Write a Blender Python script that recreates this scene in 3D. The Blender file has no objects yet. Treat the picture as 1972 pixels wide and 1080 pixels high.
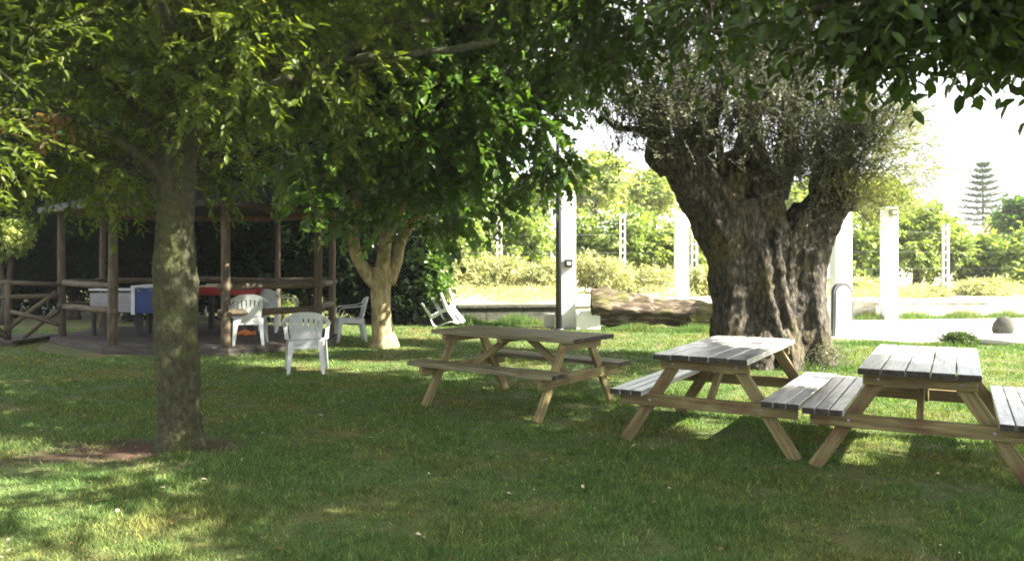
import bpy, bmesh, math, random
import numpy as np
from mathutils import Vector, Matrix, noise

random.seed(7)
C = bpy.context.scene.collection
F, H, YH = 1550.0, 1.5, 500.0          # focal length in px of the photo, eye height, horizon row


def at(px, py, d):
    """world point seen at pixel (px,py) of the 1972x1080 photo at depth d"""
    return Vector(((px - 986) / F * d, d, H - (py - YH) / F * d))


# sun direction: from +X turned 20 deg towards the camera
EL, AZ = math.radians(38), math.radians(-20)
sd = Vector((math.cos(EL) * math.cos(AZ), math.cos(EL) * math.sin(AZ), math.sin(EL)))


def base(px, py, z=0.0):
    d = F * (H - z) / (py - YH)
    return Vector(((px - 986) / F * d, d, z))


# gaps in the canopies through which sun flecks reach the lawn and trunks (point, gap radius)
GAPS = [(at(735, 600, 13.5), .34), (at(745, 650, 13.5), .34), (base(640, 678), .35), (base(560, 672), .3), (base(800, 672), .3), (base(700, 700), .22), (base(860, 700), .2),
        (base(150, 985), .12), (base(270, 1010), .09), (base(350, 985), .05), (base(70, 1060), .12), (base(240, 1070), .10), (base(390, 1070), .05), (base(30, 860), .13), (base(-30, 790), .12), (at(12, 455, 18.3), .35),
        (base(130, 775), .07), (base(60, 815), .03), (base(20, 720), .02), (at(340, 430, 6.3), .0), (at(355, 700, 6.3), -.02),
        (base(790, 962), .09), (base(720, 975), .06), (base(1130, 1055), .1), (at(900, 190, 12.6), .22), (at(970, 215, 12.6), .2), (at(860, 170, 12.4), .15), (at(620, 410, 12.6), .2),
        (Vector((3.25, 6.35, .76)), .42), (Vector((3.0, 5.8, .76)), .25), (Vector((2.15, 7.4, .76)), .28), (Vector((1.75, 6.9, .76)), .1), (Vector((2.5, 6.6, .45)), .1), (base(1860, 840), .16), (base(1880, 900), .1), (at(150, 60, 5.6), .08), (at(480, 90, 5.6), .1), (at(60, 130, 5.4), .1), (at(450, 220, 5.6), .08)]


def gap_filter(O, parent, extra=.12):
    W = O + (np.array(parent.location) if parent else 0)
    keep = np.ones(len(O), bool)
    s_ = np.array(sd)
    for g_, r_g in GAPS:
        v = W - np.array(g_)
        t_g = v @ s_
        dist = np.linalg.norm(v - t_g[:, None] * s_, axis=1)
        keep &= ~((t_g > .45) & (dist < r_g + extra))
    return keep


# ------------------------------------------------------------------ objects
def thing(name, label, cat, loc=(0, 0, 0), rz=0.0, group=None):
    o = bpy.data.objects.new(name, None)
    C.objects.link(o)
    o.location = loc
    o.rotation_euler = (0, 0, rz)
    o.empty_display_size = .2
    o['label'] = label
    o['category'] = cat
    if group:
        o['group'] = group
    return o


def copy_tree(o, parent=None):
    c = o.copy()
    C.objects.link(c)
    c.parent = parent
    for ch in list(o.children):
        copy_tree(ch, c)
    return c


class MB:
    """collects geometry for ONE mesh object"""
    def __init__(s):
        s.v = []; s.f = []; s.g = []; s.sm = []; s.mi = []

    def add(s, vs, fs, gs=None, smooth=False, mi=0):
        b = len(s.v)
        s.v += [tuple(v) for v in vs]
        s.g += [tuple(g) for g in (gs or vs)]
        s.f += [tuple(b + i for i in f) for f in fs]
        s.sm += [smooth] * len(fs)
        s.mi += [mi] * len(fs)

    def beam(s, p0, p1, w, h, up=(0, 0, 1), mi=0, ends=0):
        p0 = Vector(p0); p1 = Vector(p1)
        d = (p1 - p0); L = d.length; d.normalize()
        up = Vector(up)
        x = d.cross(up)
        if x.length < 1e-4:
            x = d.cross(Vector((1, 0, 0)))
        x.normalize(); z = x.cross(d).normalized()
        off = Vector((random.random() * 50, random.random() * 50, random.random() * 50))
        vs, gs = [], []
        for a in (0, 1):
            for i, j in ((-1, -1), (1, -1), (1, 1), (-1, 1)):
                vs.append((p1 if a else p0) + x * (i * w / 2) + z * (j * h / 2))
                gs.append(Vector((a * L, i * w / 2, j * h / 2)) + off)
        if ends:
            s.add(vs, [(0, 4, 5, 1), (1, 5, 6, 2), (2, 6, 7, 3), (3, 7, 4, 0)], gs, mi=mi)
            b = len(s.v) - 8
            s.f += [(b, b + 1, b + 2, b + 3), (b + 7, b + 6, b + 5, b + 4)]
            s.sm += [False] * 2; s.mi += [ends] * 2
        else:
            s.add(vs, [(0, 1, 2, 3), (7, 6, 5, 4), (0, 4, 5, 1), (1, 5, 6, 2), (2, 6, 7, 3), (3, 7, 4, 0)], gs, mi=mi)

    def tube(s, pts, radii, n=10, amp=0.0, freq=3.0, flute=0.0, caps=True, mi=0, twist=0.0):
        pts = [Vector(p) for p in pts]
        off = Vector((random.random() * 50, random.random() * 50, random.random() * 50))
        T = [(pts[min(i + 1, len(pts) - 1)] - pts[max(i - 1, 0)]).normalized() for i in range(len(pts))]
        ref = Vector((1, 0, 0)) if abs(T[0].x) < .9 else Vector((0, 1, 0))
        x = (ref - T[0] * ref.dot(T[0])).normalized()
        vs, gs = [], []
        L = 0.0
        for i, p in enumerate(pts):
            x = (x - T[i] * x.dot(T[i])).normalized()
            y = T[i].cross(x)
            if i:
                L += (p - pts[i - 1]).length
            for k in range(n):
                a = 2 * math.pi * k / n + twist * L
                dr = x * math.cos(a) + y * math.sin(a)
                r = radii[i]
                if amp:
                    r *= 1 + amp * noise.noise(p * freq + dr * 1.7 + off)
                if flute:
                    r *= 1 + flute * math.sin(a * 5 + off.x + .6 * math.sin(L * 2)) + flute * .5 * math.sin(a * 9 + off.y)
                vs.append(p + dr * r)
                gs.append(Vector((L, math.cos(a) * radii[i] * 1.2, math.sin(a) * radii[i] * 1.2)) + off)
        fs = []
        for i in range(len(pts) - 1):
            for k in range(n):
                k2 = (k + 1) % n
                fs.append((i * n + k, i * n + k2, (i + 1) * n + k2, (i + 1) * n + k))
        if caps:
            fs.append(tuple(range(n))[::-1])
            fs.append(tuple((len(pts) - 1) * n + k for k in range(n)))
        s.add(vs, fs, gs, smooth=True, mi=mi)

    def build(s, name, mats, parent=None, bevel=0.0):
        me = bpy.data.meshes.new(name)
        me.from_pydata(s.v, [], s.f)
        me.polygons.foreach_set('use_smooth', s.sm)
        me.polygons.foreach_set('material_index', s.mi)
        at_ = me.attributes.new('grain', 'FLOAT_VECTOR', 'POINT')
        at_.data.foreach_set('vector', np.array(s.g, dtype=np.float32).ravel())
        for m in (mats if isinstance(mats, (list, tuple)) else [mats]):
            me.materials.append(m)
        me.update()
        o = bpy.data.objects.new(name, me)
        C.objects.link(o)
        o.parent = parent
        if bevel:
            b = o.modifiers.new('bevel', 'BEVEL')
            b.width = bevel; b.segments = 2; b.limit_method = 'ANGLE'
        return o


def single(o, label, cat, group=None):
    o['label'] = label; o['category'] = cat
    if group:
        o['group'] = group
    return o


def struct(o, kind='structure'):
    o['kind'] = kind
    return o


# ------------------------------------------------------------------ materials
def nt(name):
    m = bpy.data.materials.new(name)
    m.use_nodes = True
    t = m.node_tree
    t.nodes.clear()
    out = t.nodes.new('ShaderNodeOutputMaterial')
    return m, t, out


def N(t, typ, **kw):
    n = t.nodes.new(typ)
    for k, v in kw.items():
        if k in n.inputs:
            n.inputs[k].default_value = v
        else:
            setattr(n, k, v)
    return n


def ramp(t, src, stops):
    r = t.nodes.new('ShaderNodeValToRGB')
    el = r.color_ramp.elements
    while len(el) < len(stops):
        el.new(.5)
    for e, (p, c) in zip(el, stops):
        e.position = p
        e.color = (*c, 1)
    t.links.new(src, r.inputs[0])
    return r.outputs[0]


def coords(t, src, scale):
    if src == 'grain':
        a = N(t, 'ShaderNodeAttribute', attribute_name='grain').outputs['Vector']
    elif src == 'pos':
        a = t.nodes.new('ShaderNodeNewGeometry').outputs['Position']
    else:
        a = t.nodes.new('ShaderNodeTexCoord').outputs['Object']
    m = t.nodes.new('ShaderNodeMapping')
    m.inputs['Scale'].default_value = scale
    t.links.new(a, m.inputs[0])
    return m.outputs[0]


def noisetex(t, vec, scale, detail=6, rough=.6):
    n = N(t, 'ShaderNodeTexNoise')
    n.inputs['Scale'].default_value = scale
    n.inputs['Detail'].default_value = detail
    n.inputs['Roughness'].default_value = rough
    t.links.new(vec, n.inputs['Vector'])
    return n.outputs[0]


def mixc(t, fac, a, b, mode='MIX'):
    m = t.nodes.new('ShaderNodeMix')
    m.data_type = 'RGBA'
    m.blend_type = mode
    for s, i in ((fac, 0), (a, 6), (b, 7)):
        if hasattr(s, 'links') or hasattr(s, 'is_linked'):
            t.links.new(s, m.inputs[i])
        else:
            m.inputs[i].default_value = s if i == 0 else (*s, 1)
    return m.outputs[2]


def surf(name, stops, vec=('grain', (1, 1, 1)), scale=4, stops2=None, vec2=None, scale2=1.0, mask=(.45, .6),
         rough=.8, bump=.3, bscale=None, bdist=.01, spec=.3, detail=8, rough_var=None):
    m, t, out = nt(name)
    v = coords(t, *vec)
    n1 = noisetex(t, v, scale, detail)
    col = ramp(t, n1, stops)
    if stops2:
        v2 = coords(t, *(vec2 or vec))
        n2 = noisetex(t, v2, scale2, 5)
        mk = ramp(t, n2, [(mask[0], (0, 0, 0)), (mask[1], (1, 1, 1))])
        col2 = ramp(t, n1, stops2)
        col = mixc(t, mk, col, col2)
    p = N(t, 'ShaderNodeBsdfPrincipled')
    p.inputs['Roughness'].default_value = rough
    p.inputs['Specular IOR Level'].default_value = spec
    t.links.new(col, p.inputs['Base Color'])
    if bump:
        b = N(t, 'ShaderNodeBump', Strength=bump, Distance=bdist)
        src = n1 if bscale is None else noisetex(t, v, bscale, 6)
        t.links.new(src, b.inputs['Height'])
        t.links.new(b.outputs[0], p.inputs['Normal'])
    t.links.new(p.outputs[0], out.inputs[0])
    return m


def leafmat(name, cols, trans=.4, rough=.5, tcol=None, spec=.35):
    """per leaf colour variety from attribute rnd"""
    m, t, out = nt(name)
    a = N(t, 'ShaderNodeAttribute', attribute_name='rnd').outputs['Fac']
    k = len(cols)
    col = ramp(t, a, [(i / (k - 1), c) for i, c in enumerate(cols)])
    n = noisetex(t, coords(t, 'pos', (1, 1, 1)), 1.3, 3)
    br = ramp(t, n, [(.3, (.7, .75, .7)), (.7, (1.25, 1.15, 1.0))])
    col = mixc(t, 1.0, col, br, 'MULTIPLY')
    p = N(t, 'ShaderNodeBsdfPrincipled', Roughness=rough)
    p.inputs['Specular IOR Level'].default_value = spec
    t.links.new(col, p.inputs['Base Color'])
    tr = N(t, 'ShaderNodeBsdfTranslucent')
    tc = mixc(t, 1.0, col, tcol or (1.5, 1.7, .55), 'MULTIPLY')
    t.links.new(tc, tr.inputs[0])
    mx = t.nodes.new('ShaderNodeMixShader')
    mx.inputs[0].default_value = trans
    t.links.new(p.outputs[0], mx.inputs[1])
    t.links.new(tr.outputs[0], mx.inputs[2])
    t.links.new(mx.outputs[0], out.inputs[0])
    return m


M = {}
# weathered wood: greyed boards and treated pine legs
M['board_grey'] = surf('weathered_board', [(.3, (.25, .245, .24)), (.5, (.52, .51, .50)), (.7, (.70, .69, .67))],
                       ('grain', (1.2, 22, 22)), 2.5, [(.3, (.10, .10, .095)), (.7, (.32, .31, .29))], ('grain', (1, 2, 2)), 2.2,
                       (.52, .68), rough=.3, bump=.35, bdist=.003, spec=.9)
M['board_brown'] = surf('brown_board', [(.3, (.07, .06, .03)), (.5, (.16, .14, .075)), (.7, (.28, .25, .15))],
                        ('grain', (1.2, 22, 22)), 2.5, [(.3, (.05, .04, .02)), (.7, (.16, .11, .06))], ('grain', (1, 2, 2)), 2.2,
                        (.5, .7), rough=.6, bump=.5, bdist=.004, spec=.35)
M['pine'] = surf('treated_pine', [(.3, (.11, .085, .032)), (.5, (.20, .165, .072)), (.7, (.31, .27, .135))],
                 ('grain', (1.2, 18, 18)), 2.5, [(.3, (.05, .03, .014)), (.7, (.14, .075, .035))], ('grain', (1.5, 2, 2)), 1.6,
                 (.5, .72), rough=.7, bump=.4, bdist=.004)
M['pine_dark'] = surf('weathered_pine', [(.3, (.08, .062, .022)), (.5, (.155, .125, .052)), (.7, (.24, .205, .10))],
                      ('grain', (1.2, 18, 18)), 2.5, [(.3, (.045, .025, .012)), (.7, (.12, .062, .03))], ('grain', (1.5, 2, 2)), 1.6,
                      (.48, .68), rough=.75, bump=.4, bdist=.004)
M['log_post'] = surf('peeled_log', [(.3, (.032, .024, .016)), (.5, (.085, .066, .042)), (.7, (.16, .125, .08))],
                     ('grain', (2, 14, 14)), 2.0, [(.3, (.04, .035, .03)), (.7, (.13, .10, .07))], ('grain', (2, 2, 2)), 2.0,
                     (.5, .65), rough=.8, bump=.5, bdist=.006)
M['eave'] = surf('reddish_beam', [(.3, (.05, .02, .010)), (.7, (.17, .075, .04))], ('grain', (2, 12, 12)), 2, rough=.75, bump=.3)
M['deck'] = surf('deck_planks', [(.3, (.02, .018, .015)), (.5, (.05, .044, .036)), (.7, (.09, .08, .066))],
                 ('grain', (1.2, 16, 16)), 2.0, rough=.75, bump=.3, bdist=.004)
M['end_grain'] = surf('weathered_end_grain', [(.3, (.012, .010, .008)), (.7, (.06, .05, .04))], ('obj', (1, 1, 1)), 30, rough=.9, bump=.3)
M['roofing'] = surf('dark_roofing', [(.3, (.007, .006, .006)), (.7, (.028, .025, .024))], ('obj', (1, 1, 1)), 9, rough=.6, bump=.4)
M['bark_olive'] = surf('olive_bark', [(.32, (.010, .009, .007)), (.46, (.036, .031, .024)), (.58, (.078, .068, .053)), (.76, (.21, .195, .155))],
                       ('obj', (9, 9, 3.2)), 2.6, [(.35, (.03, .026, .012)), (.65, (.14, .12, .06))], ('obj', (1, 1, .7)), 2.3,
                       (.52, .68), rough=.9, bump=1.0, bdist=.04, detail=12)
M['bark_lawn'] = surf('mossy_bark', [(.3, (.019, .019, .010)), (.5, (.042, .043, .021)), (.7, (.075, .073, .04))],
                      ('obj', (9, 9, 5.5)), 3.2, [(.3, (.03, .035, .012)), (.7, (.075, .08, .028))], ('obj', (1, 1, 1)), 3.2,
                      (.5, .62), rough=.95, bump=1.0, bdist=.03, detail=12)
M['bark_pale'] = surf('pale_bark', [(.3, (.11, .085, .035)), (.5, (.30, .245, .12)), (.7, (.46, .40, .22))],
                      ('obj', (6, 6, 2)), 2.4, [(.3, (.10, .07, .04)), (.7, (.28, .2, .1))], ('obj', (1, 1, 1)), 3.2,
                      (.55, .66), rough=.85, bump=.7, bdist=.02, detail=9)
M['bark_dark'] = surf('dark_bark', [(.3, (.02, .018, .013)), (.7, (.085, .07, .05))], ('obj', (6, 6, 2)), 2.4, rough=.9, bump=.5)
M['log'] = surf('bleached_log', [(.3, (.014, .009, .006)), (.5, (.05, .035, .022)), (.66, (.2, .165, .115))],
                ('obj', (1.2, 7, 7)), 2.0, [(.3, (.025, .028, .006)), (.7, (.13, .13, .025))], ('obj', (1, 1, 1)), 1.6,
                (.50, .64), rough=.85, bump=.9, bdist=.04)
M['white'] = surf('white_plastic', [(.3, (.50, .53, .52)), (.7, (.62, .64, .63))], ('obj', (1, 1, 1)), 6,
                  [(.3, (.36, .38, .35)), (.7, (.5, .52, .48))], ('obj', (1, 1, 1)), 5, (.55, .75), rough=.38, bump=0, spec=.5)
M['plaster'] = surf('white_plaster', [(.3, (.70, .69, .66)), (.7, (.84, .83, .80))], ('pos', (1, 1, .5)), 3,
                    [(.3, (.5, .48, .43)), (.7, (.68, .66, .6))], ('pos', (2, 2, .6)), 2.2, (.58, .8), rough=.85, bump=.15)
M['concrete'] = surf('pale_concrete', [(.3, (.42, .41, .38)), (.7, (.62, .6, .56))], ('pos', (1, 1, 1)), 4, rough=.9, bump=.3)
M['stone'] = surf('pale_stone', [(.3, (.22, .2, .165)), (.5, (.44, .41, .345)), (.7, (.6, .57, .48))], ('pos', (1.2, 1.2, 5)), 3.0,
                  [(.3, (.16, .15, .09)), (.7, (.36, .33, .22))], ('pos', (1, 1, 1)), 1.4, (.5, .65), rough=.9, bump=.8, bdist=.03)
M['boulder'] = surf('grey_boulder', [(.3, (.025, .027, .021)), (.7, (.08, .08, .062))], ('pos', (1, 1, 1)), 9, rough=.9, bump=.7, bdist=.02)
M['metal_dark'] = surf('dark_painted_metal', [(.3, (.012, .013, .02)), (.7, (.028, .029, .04))], ('pos', (1, 1, 1)), 5, rough=.4, bump=.05, spec=.5)
M['metal_grey'] = surf('grey_metal', [(.3, (.2, .2, .21)), (.7, (.3, .3, .31))], ('pos', (1, 1, 1)), 5, rough=.45, bump=0, spec=.5)
M['lamp_grey'] = surf('lamp_housing', [(.3, (.028, .028, .032)), (.7, (.045, .045, .05))], ('pos', (1, 1, 1)), 5, rough=.5, bump=0)
M['slab_grey'] = surf('slab_stone', [(.3, (.05, .05, .055)), (.7, (.10, .10, .10))], ('pos', (1, 1, 1)), 8, rough=.9, bump=.3)
M['blue'] = surf('blue_panel', [(.3, (.02, .05, .17)), (.7, (.035, .075, .24))], ('pos', (1, 1, 1)), 4, rough=.5, bump=.05)
M['silver'] = surf('silver_trim', [(.3, (.55, .57, .6)), (.7, (.72, .74, .76))], ('pos', (1, 1, 1)), 4, rough=.35, bump=0, spec=.5)
M['greypanel'] = surf('grey_panel', [(.3, (.2, .195, .2)), (.7, (.36, .35, .36))], ('pos', (1, 1, 1)), 3, rough=.6, bump=.05)
M['black'] = surf('black_paint', [(.3, (.012, .012, .014)), (.7, (.03, .03, .03))], ('pos', (1, 1, 1)), 4, rough=.5, bump=0)
M['red'] = surf('red_laminate', [(.3, (.26, .012, .008)), (.7, (.40, .03, .018))], ('pos', (1, 1, 1)), 4, rough=.4, bump=0)
M['cream'] = surf('cream_wood', [(.3, (.38, .32, .22)), (.7, (.55, .48, .36))], ('pos', (1, 1, 1)), 7, rough=.6, bump=.05)
M['orange'] = surf('orange_plastic', [(.3, (.5, .14, .03)), (.7, (.65, .22, .06))], ('pos', (1, 1, 1)), 6, rough=.5, bump=0)
M['terracotta'] = surf('terracotta', [(.3, (.22, .09, .05)), (.7, (.4, .19, .11))], ('pos', (1, 1, 1)), 5, rough=.8, bump=.2)
M['tile'] = surf('roof_tiles', [(.3, (.25, .14, .1)), (.7, (.42, .27, .2))], ('pos', (6, 6, 1)), 3, rough=.85, bump=.6, bdist=.05)
M['leaf_fallen'] = surf('fallen_leaf', [(.3, (.05, .03, .015)), (.7, (.22, .15, .06))], ('pos', (1, 1, 1)), 3, rough=.7, bump=0)
M['render'] = surf('house_render', [(.3, (.45, .42, .36)), (.7, (.58, .55, .48))], ('pos', (1, 1, 1)), 1, rough=.9, bump=.1)
M['glass'] = surf('dark_window', [(.3, (.02, .025, .03)), (.7, (.05, .06, .06))], ('pos', (1, 1, 1)), 1, rough=.15, bump=0, spec=.5)


def lawnmat(name, blades):
    m, t, out = nt(name)
    v = coords(t, 'pos', (1, 1, 1))
    n1 = noisetex(t, v, .8, 5, .6)
    n2 = noisetex(t, v, 6.0 if not blades else 9.0, 8, .7)
    green = ramp(t, n2, [(.25, (.037, .064, .022)), (.5, (.086, .148, .050)), (.75, (.155, .23, .08))])
    dry = ramp(t, n2, [(.25, (.06, .06, .022)), (.5, (.145, .14, .052)), (.75, (.25, .225, .10))])
    k = ramp(t, n1, [(.46, (0, 0, 0)), (.70, (.8, .8, .8))])
    col = mixc(t, k, green, dry)
    if blades:
        a = N(t, 'ShaderNodeAttribute', attribute_name='rnd').outputs['Fac']
        var = ramp(t, a, [(0, (.5, .6, .45)), (.5, (1, 1, 1)), (.9, (1.4, 1.35, 1.1)), (1, (3.0, 2.4, 1.8))])
        col = mixc(t, 1.0, col, var, 'MULTIPLY')
    else:
        col = mixc(t, 1.0, col, (.95, .72, .72), 'MULTIPLY')
        # bare reddish soil in a tongue running left from the front trunk
        pos = t.nodes.new('ShaderNodeNewGeometry').outputs['Position']
        mp = t.nodes.new('ShaderNodeMapping')
        mp.inputs['Location'].default_value = (2.95, -6.28, 0)
        mp2 = t.nodes.new('ShaderNodeMapping')
        mp2.inputs['Rotation'].default_value = (0, 0, -.42)
        mp2.inputs['Scale'].default_value = (.72, 1.9, 1)
        t.links.new(pos, mp.inputs[0]); t.links.new(mp.outputs[0], mp2.inputs[0])
        ln = N(t, 'ShaderNodeVectorMath', operation='LENGTH')
        t.links.new(mp2.outputs[0], ln.inputs[0])
        ad = N(t, 'ShaderNodeMath', operation='MULTIPLY_ADD')
        n3 = noisetex(t, v, 4.0, 6, .7)
        t.links.new(n3, ad.inputs[0]); ad.inputs[1].default_value = 1.1
        t.links.new(ln.outputs['Value'], ad.inputs[2])
        mk = ramp(t, ad.outputs[0], [(.0, (1, 1, 1)), (.0, (1, 1, 1))])
        rr = t.nodes[-1]
        mr = N(t, 'ShaderNodeMapRange')
        mr.inputs['From Min'].default_value = .95
        mr.inputs['From Max'].default_value = 1.75
        mr.inputs['To Min'].default_value = 1
        mr.inputs['To Max'].default_value = 0
        t.links.new(ad.outputs[0], mr.inputs[0])
        soil = ramp(t, n2, [(.3, (.025, .015, .010)), (.7, (.095, .055, .036))])
        col = mixc(t, mr.outputs[0], col, soil)
    p = N(t, 'ShaderNodeBsdfPrincipled', Roughness=.75)
    p.inputs['Specular IOR Level'].default_value = .2
    t.links.new(col, p.inputs['Base Color'])
    if blades:
        tr = N(t, 'ShaderNodeBsdfTranslucent')
        tc = mixc(t, 1.0, col, (1.6, 1.7, .7), 'MULTIPLY')
        t.links.new(tc, tr.inputs[0])
        mx = t.nodes.new('ShaderNodeMixShader')
        mx.inputs[0].default_value = .35
        t.links.new(p.outputs[0], mx.inputs[1]); t.links.new(tr.outputs[0], mx.inputs[2])
        t.links.new(mx.outputs[0], out.inputs[0])
    else:
        b = N(t, 'ShaderNodeBump', Strength=.8, Distance=.04)
        t.links.new(n2, b.inputs['Height'])
        t.links.new(b.outputs[0], p.inputs['Normal'])
        t.links.new(p.outputs[0], out.inputs[0])
    return m


M['lawn'] = lawnmat('lawn_ground', False)
M['blades'] = lawnmat('grass_blades', True)
M['dryground'] = surf('dry_ground', [(.3, (.26, .22, .13)), (.5, (.42, .38, .25)), (.7, (.56, .52, .38))], ('pos', (1, 1, 1)), 2.2,
                      [(.3, (.12, .13, .04)), (.7, (.3, .29, .11))], ('pos', (1, 1, 1)), .5, (.5, .62), rough=.95, bump=.6, bdist=.04)
M['path'] = surf('pale_gravel', [(.3, (.5, .48, .43)), (.7, (.74, .72, .67))], ('pos', (1, 1, 1)), 7, rough=.95, bump=.4)

M['leaf_front'] = leafmat('leaf_front', [(.036, .058, .010), (.07, .105, .015), (.12, .16, .024), (.19, .21, .045)], .5, .45)
M['leaf_autumn'] = leafmat('leaf_autumn', [(.09, .06, .02), (.14, .10, .03), (.16, .15, .04)], .5, .45, (1.5, 1.2, .6))
M['leaf_mulb'] = leafmat('leaf_mulberry', [(.036, .08, .018), (.066, .13, .025), (.115, .20, .038)], .45, .35, spec=.5)
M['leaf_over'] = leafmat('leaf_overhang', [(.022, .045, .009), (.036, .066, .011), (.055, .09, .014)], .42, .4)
M['leaf_olive'] = leafmat('leaf_olive', [(.055, .068, .047), (.095, .115, .085), (.15, .17, .13), (.21, .215, .14)], .25, .5, (1.2, 1.25, .8))
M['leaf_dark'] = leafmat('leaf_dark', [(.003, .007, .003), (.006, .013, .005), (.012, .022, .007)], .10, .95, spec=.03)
M['leaf_bright'] = leafmat('leaf_bright', [(.12, .17, .055), (.20, .26, .09), (.30, .35, .14)], .45, .5)  # distance haze put into the paler, less saturated greens
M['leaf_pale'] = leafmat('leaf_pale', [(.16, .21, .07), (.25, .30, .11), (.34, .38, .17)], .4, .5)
M['leaf_dry'] = leafmat('leaf_dry', [(.22, .28, .11), (.34, .38, .19), (.45, .47, .29), (.16, .23, .08)], .4, .6, (1.2, 1.1, .6))


# ------------------------------------------------------------------ leaves
def nrm(a):
    return a / np.maximum(np.linalg.norm(a, axis=-1, keepdims=True), 1e-9)


LEAF_SHAPES = {
    'oval': [(0, 0), (.28, .44), (.68, .40), (1, 0)],
    'heart': [(0, 0), (.12, .50), (.55, .46), (1, 0)],
    'slim': [(0, 0), (.3, .5), (.7, .42), (1, 0)],
    'diamond': [(0, 0), (.45, .5), (1, 0)],
}


def leaf_arrays(P, D, Nn, L, W, shape, fold=.25, curl=.15):
    """P pos, D direction, Nn normal (n,3); L,W (n,). returns verts, quad faces"""
    D = nrm(D)
    curl = np.random.default_rng(len(P)).uniform(-.05, .55, len(P))
    S = nrm(np.cross(D, Nn))
    U = nrm(np.cross(S, D))
    prof = LEAF_SHAPES[shape]
    n = len(P)
    cols = []
    def pt(u, w):
        return P + D * (L * u)[:, None] + S * (W * w)[:, None] + U * (abs(w) * fold * W - curl * L * u * u)[:, None]
    u = [np.full(n, q[0]) for q in prof]
    if shape == 'diamond':
        vs = [pt(u[0], 0), pt(u[1], .5), pt(u[2], 0), pt(u[1], -.5)]
        V = np.stack(vs, 1).reshape(-1, 3)
        Q = np.array([[0, 1, 2, 3]])
    else:
        vs = [pt(u[0], 0), pt(u[1], prof[1][1]), pt(u[2], prof[2][1]), pt(u[3], 0), pt(u[2], -prof[2][1]), pt(u[1], -prof[1][1])]
        V = np.stack(vs, 1).reshape(-1, 3)
        Q = np.array([[0, 1, 2, 3], [0, 3, 4, 5]])
    k = len(vs)
    Fq = (np.arange(n)[:, None, None] * k + Q[None]).reshape(-1, 4)
    return V, Fq, k


def np_mesh(name, V, Fc, mats, parent=None, rnd=None, mi=None, nside=4, smooth=False):
    me = bpy.data.meshes.new(name)
    nv, nf = len(V), len(Fc)
    me.vertices.add(nv)
    me.vertices.foreach_set('co', V.astype(np.float32).ravel())
    me.loops.add(nf * nside)
    me.loops.foreach_set('vertex_index', Fc.astype(np.int32).ravel())
    me.polygons.add(nf)
    me.polygons.foreach_set('loop_start', np.arange(0, nf * nside, nside, dtype=np.int32))
    me.polygons.foreach_set('loop_total', np.full(nf, nside, dtype=np.int32))
    if smooth:
        me.polygons.foreach_set('use_smooth', np.ones(nf, dtype=bool))
    if mi is not None:
        me.polygons.foreach_set('material_index', mi.astype(np.int32))
    if rnd is not None:
        a = me.attributes.new('rnd', 'FLOAT', 'POINT')
        a.data.foreach_set('value', rnd.astype(np.float32))
    for m in mats:
        me.materials.append(m)
    me.update(calc_edges=True)
    me.validate()
    o = bpy.data.objects.new(name, me)
    C.objects.link(o)
    o.parent = parent
    return o


def sprays(rng, O, D, length, k, leaf_l, leaf_w, droop=.3, jitter=.35, updir=.8, side=.8):
    """M twigs -> leaves arrays + twig strips"""
    m = len(O)
    D = nrm(D)
    L = length * rng.uniform(.6, 1.25, m)
    t = (np.arange(k) + .6) / k
    up = np.array([0, 0, 1.0])
    S = nrm(np.cross(D, up + rng.normal(0, .3, (m, 3))))
    P = O[:, None, :] + D[:, None, :] * (L[:, None] * t)[:, :, None]
    P[:, :, 2] -= droop * L[:, None] * t ** 2
    sg = np.where(np.arange(k) % 2 == 0, 1.0, -1.0)
    LD = D[:, None, :] * (1 - side * .5) + S[:, None, :] * (sg * side)[None, :, None] + rng.normal(0, jitter, (m, k, 3))
    LD[:, :, 2] -= droop * .8 * t[None, :]
    NN = up * updir + rng.normal(0, .35, (m, k, 3))
    P = P.reshape(-1, 3); LD = LD.reshape(-1, 3); NN = NN.reshape(-1, 3)
    n = len(P)
    ll = leaf_l * rng.uniform(.4, 1.3, n) * np.repeat(rng.uniform(.75, 1.15, m), k)
    ww = leaf_w * rng.uniform(.7, 1.15, n) * ll / leaf_l
    # twigs: crossed thin blades -> use triangle prisms of 2 segments
    tp = np.array([0, .5, 1.0])
    TP = O[:, None, :] + D[:, None, :] * (L[:, None] * tp)[:, :, None]
    TP[:, :, 2] -= droop * L[:, None] * tp ** 2
    rad = np.array([1.0, .7, .2]) * .0045 * (length / .45)
    B = nrm(np.cross(D, S))
    ang = np.array([0, 2.09, 4.19])
    ring = S[:, None, None, :] * np.cos(ang)[None, None, :, None] + B[:, None, None, :] * np.sin(ang)[None, None, :, None]
    TV = TP[:, :, None, :] + ring * rad[None, :, None, None]
    TV = TV.reshape(-1, 3)
    q = []
    for s in range(2):
        for a in range(3):
            b = (a + 1) % 3
            q.append([s * 3 + a, s * 3 + b, s * 3 + 3 + b, s * 3 + 3 + a])
    TF = (np.arange(m)[:, None, None] * 9 + np.array(q)[None]).reshape(-1, 4)
    return P, LD, NN, ll, ww, TV, TF


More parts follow.
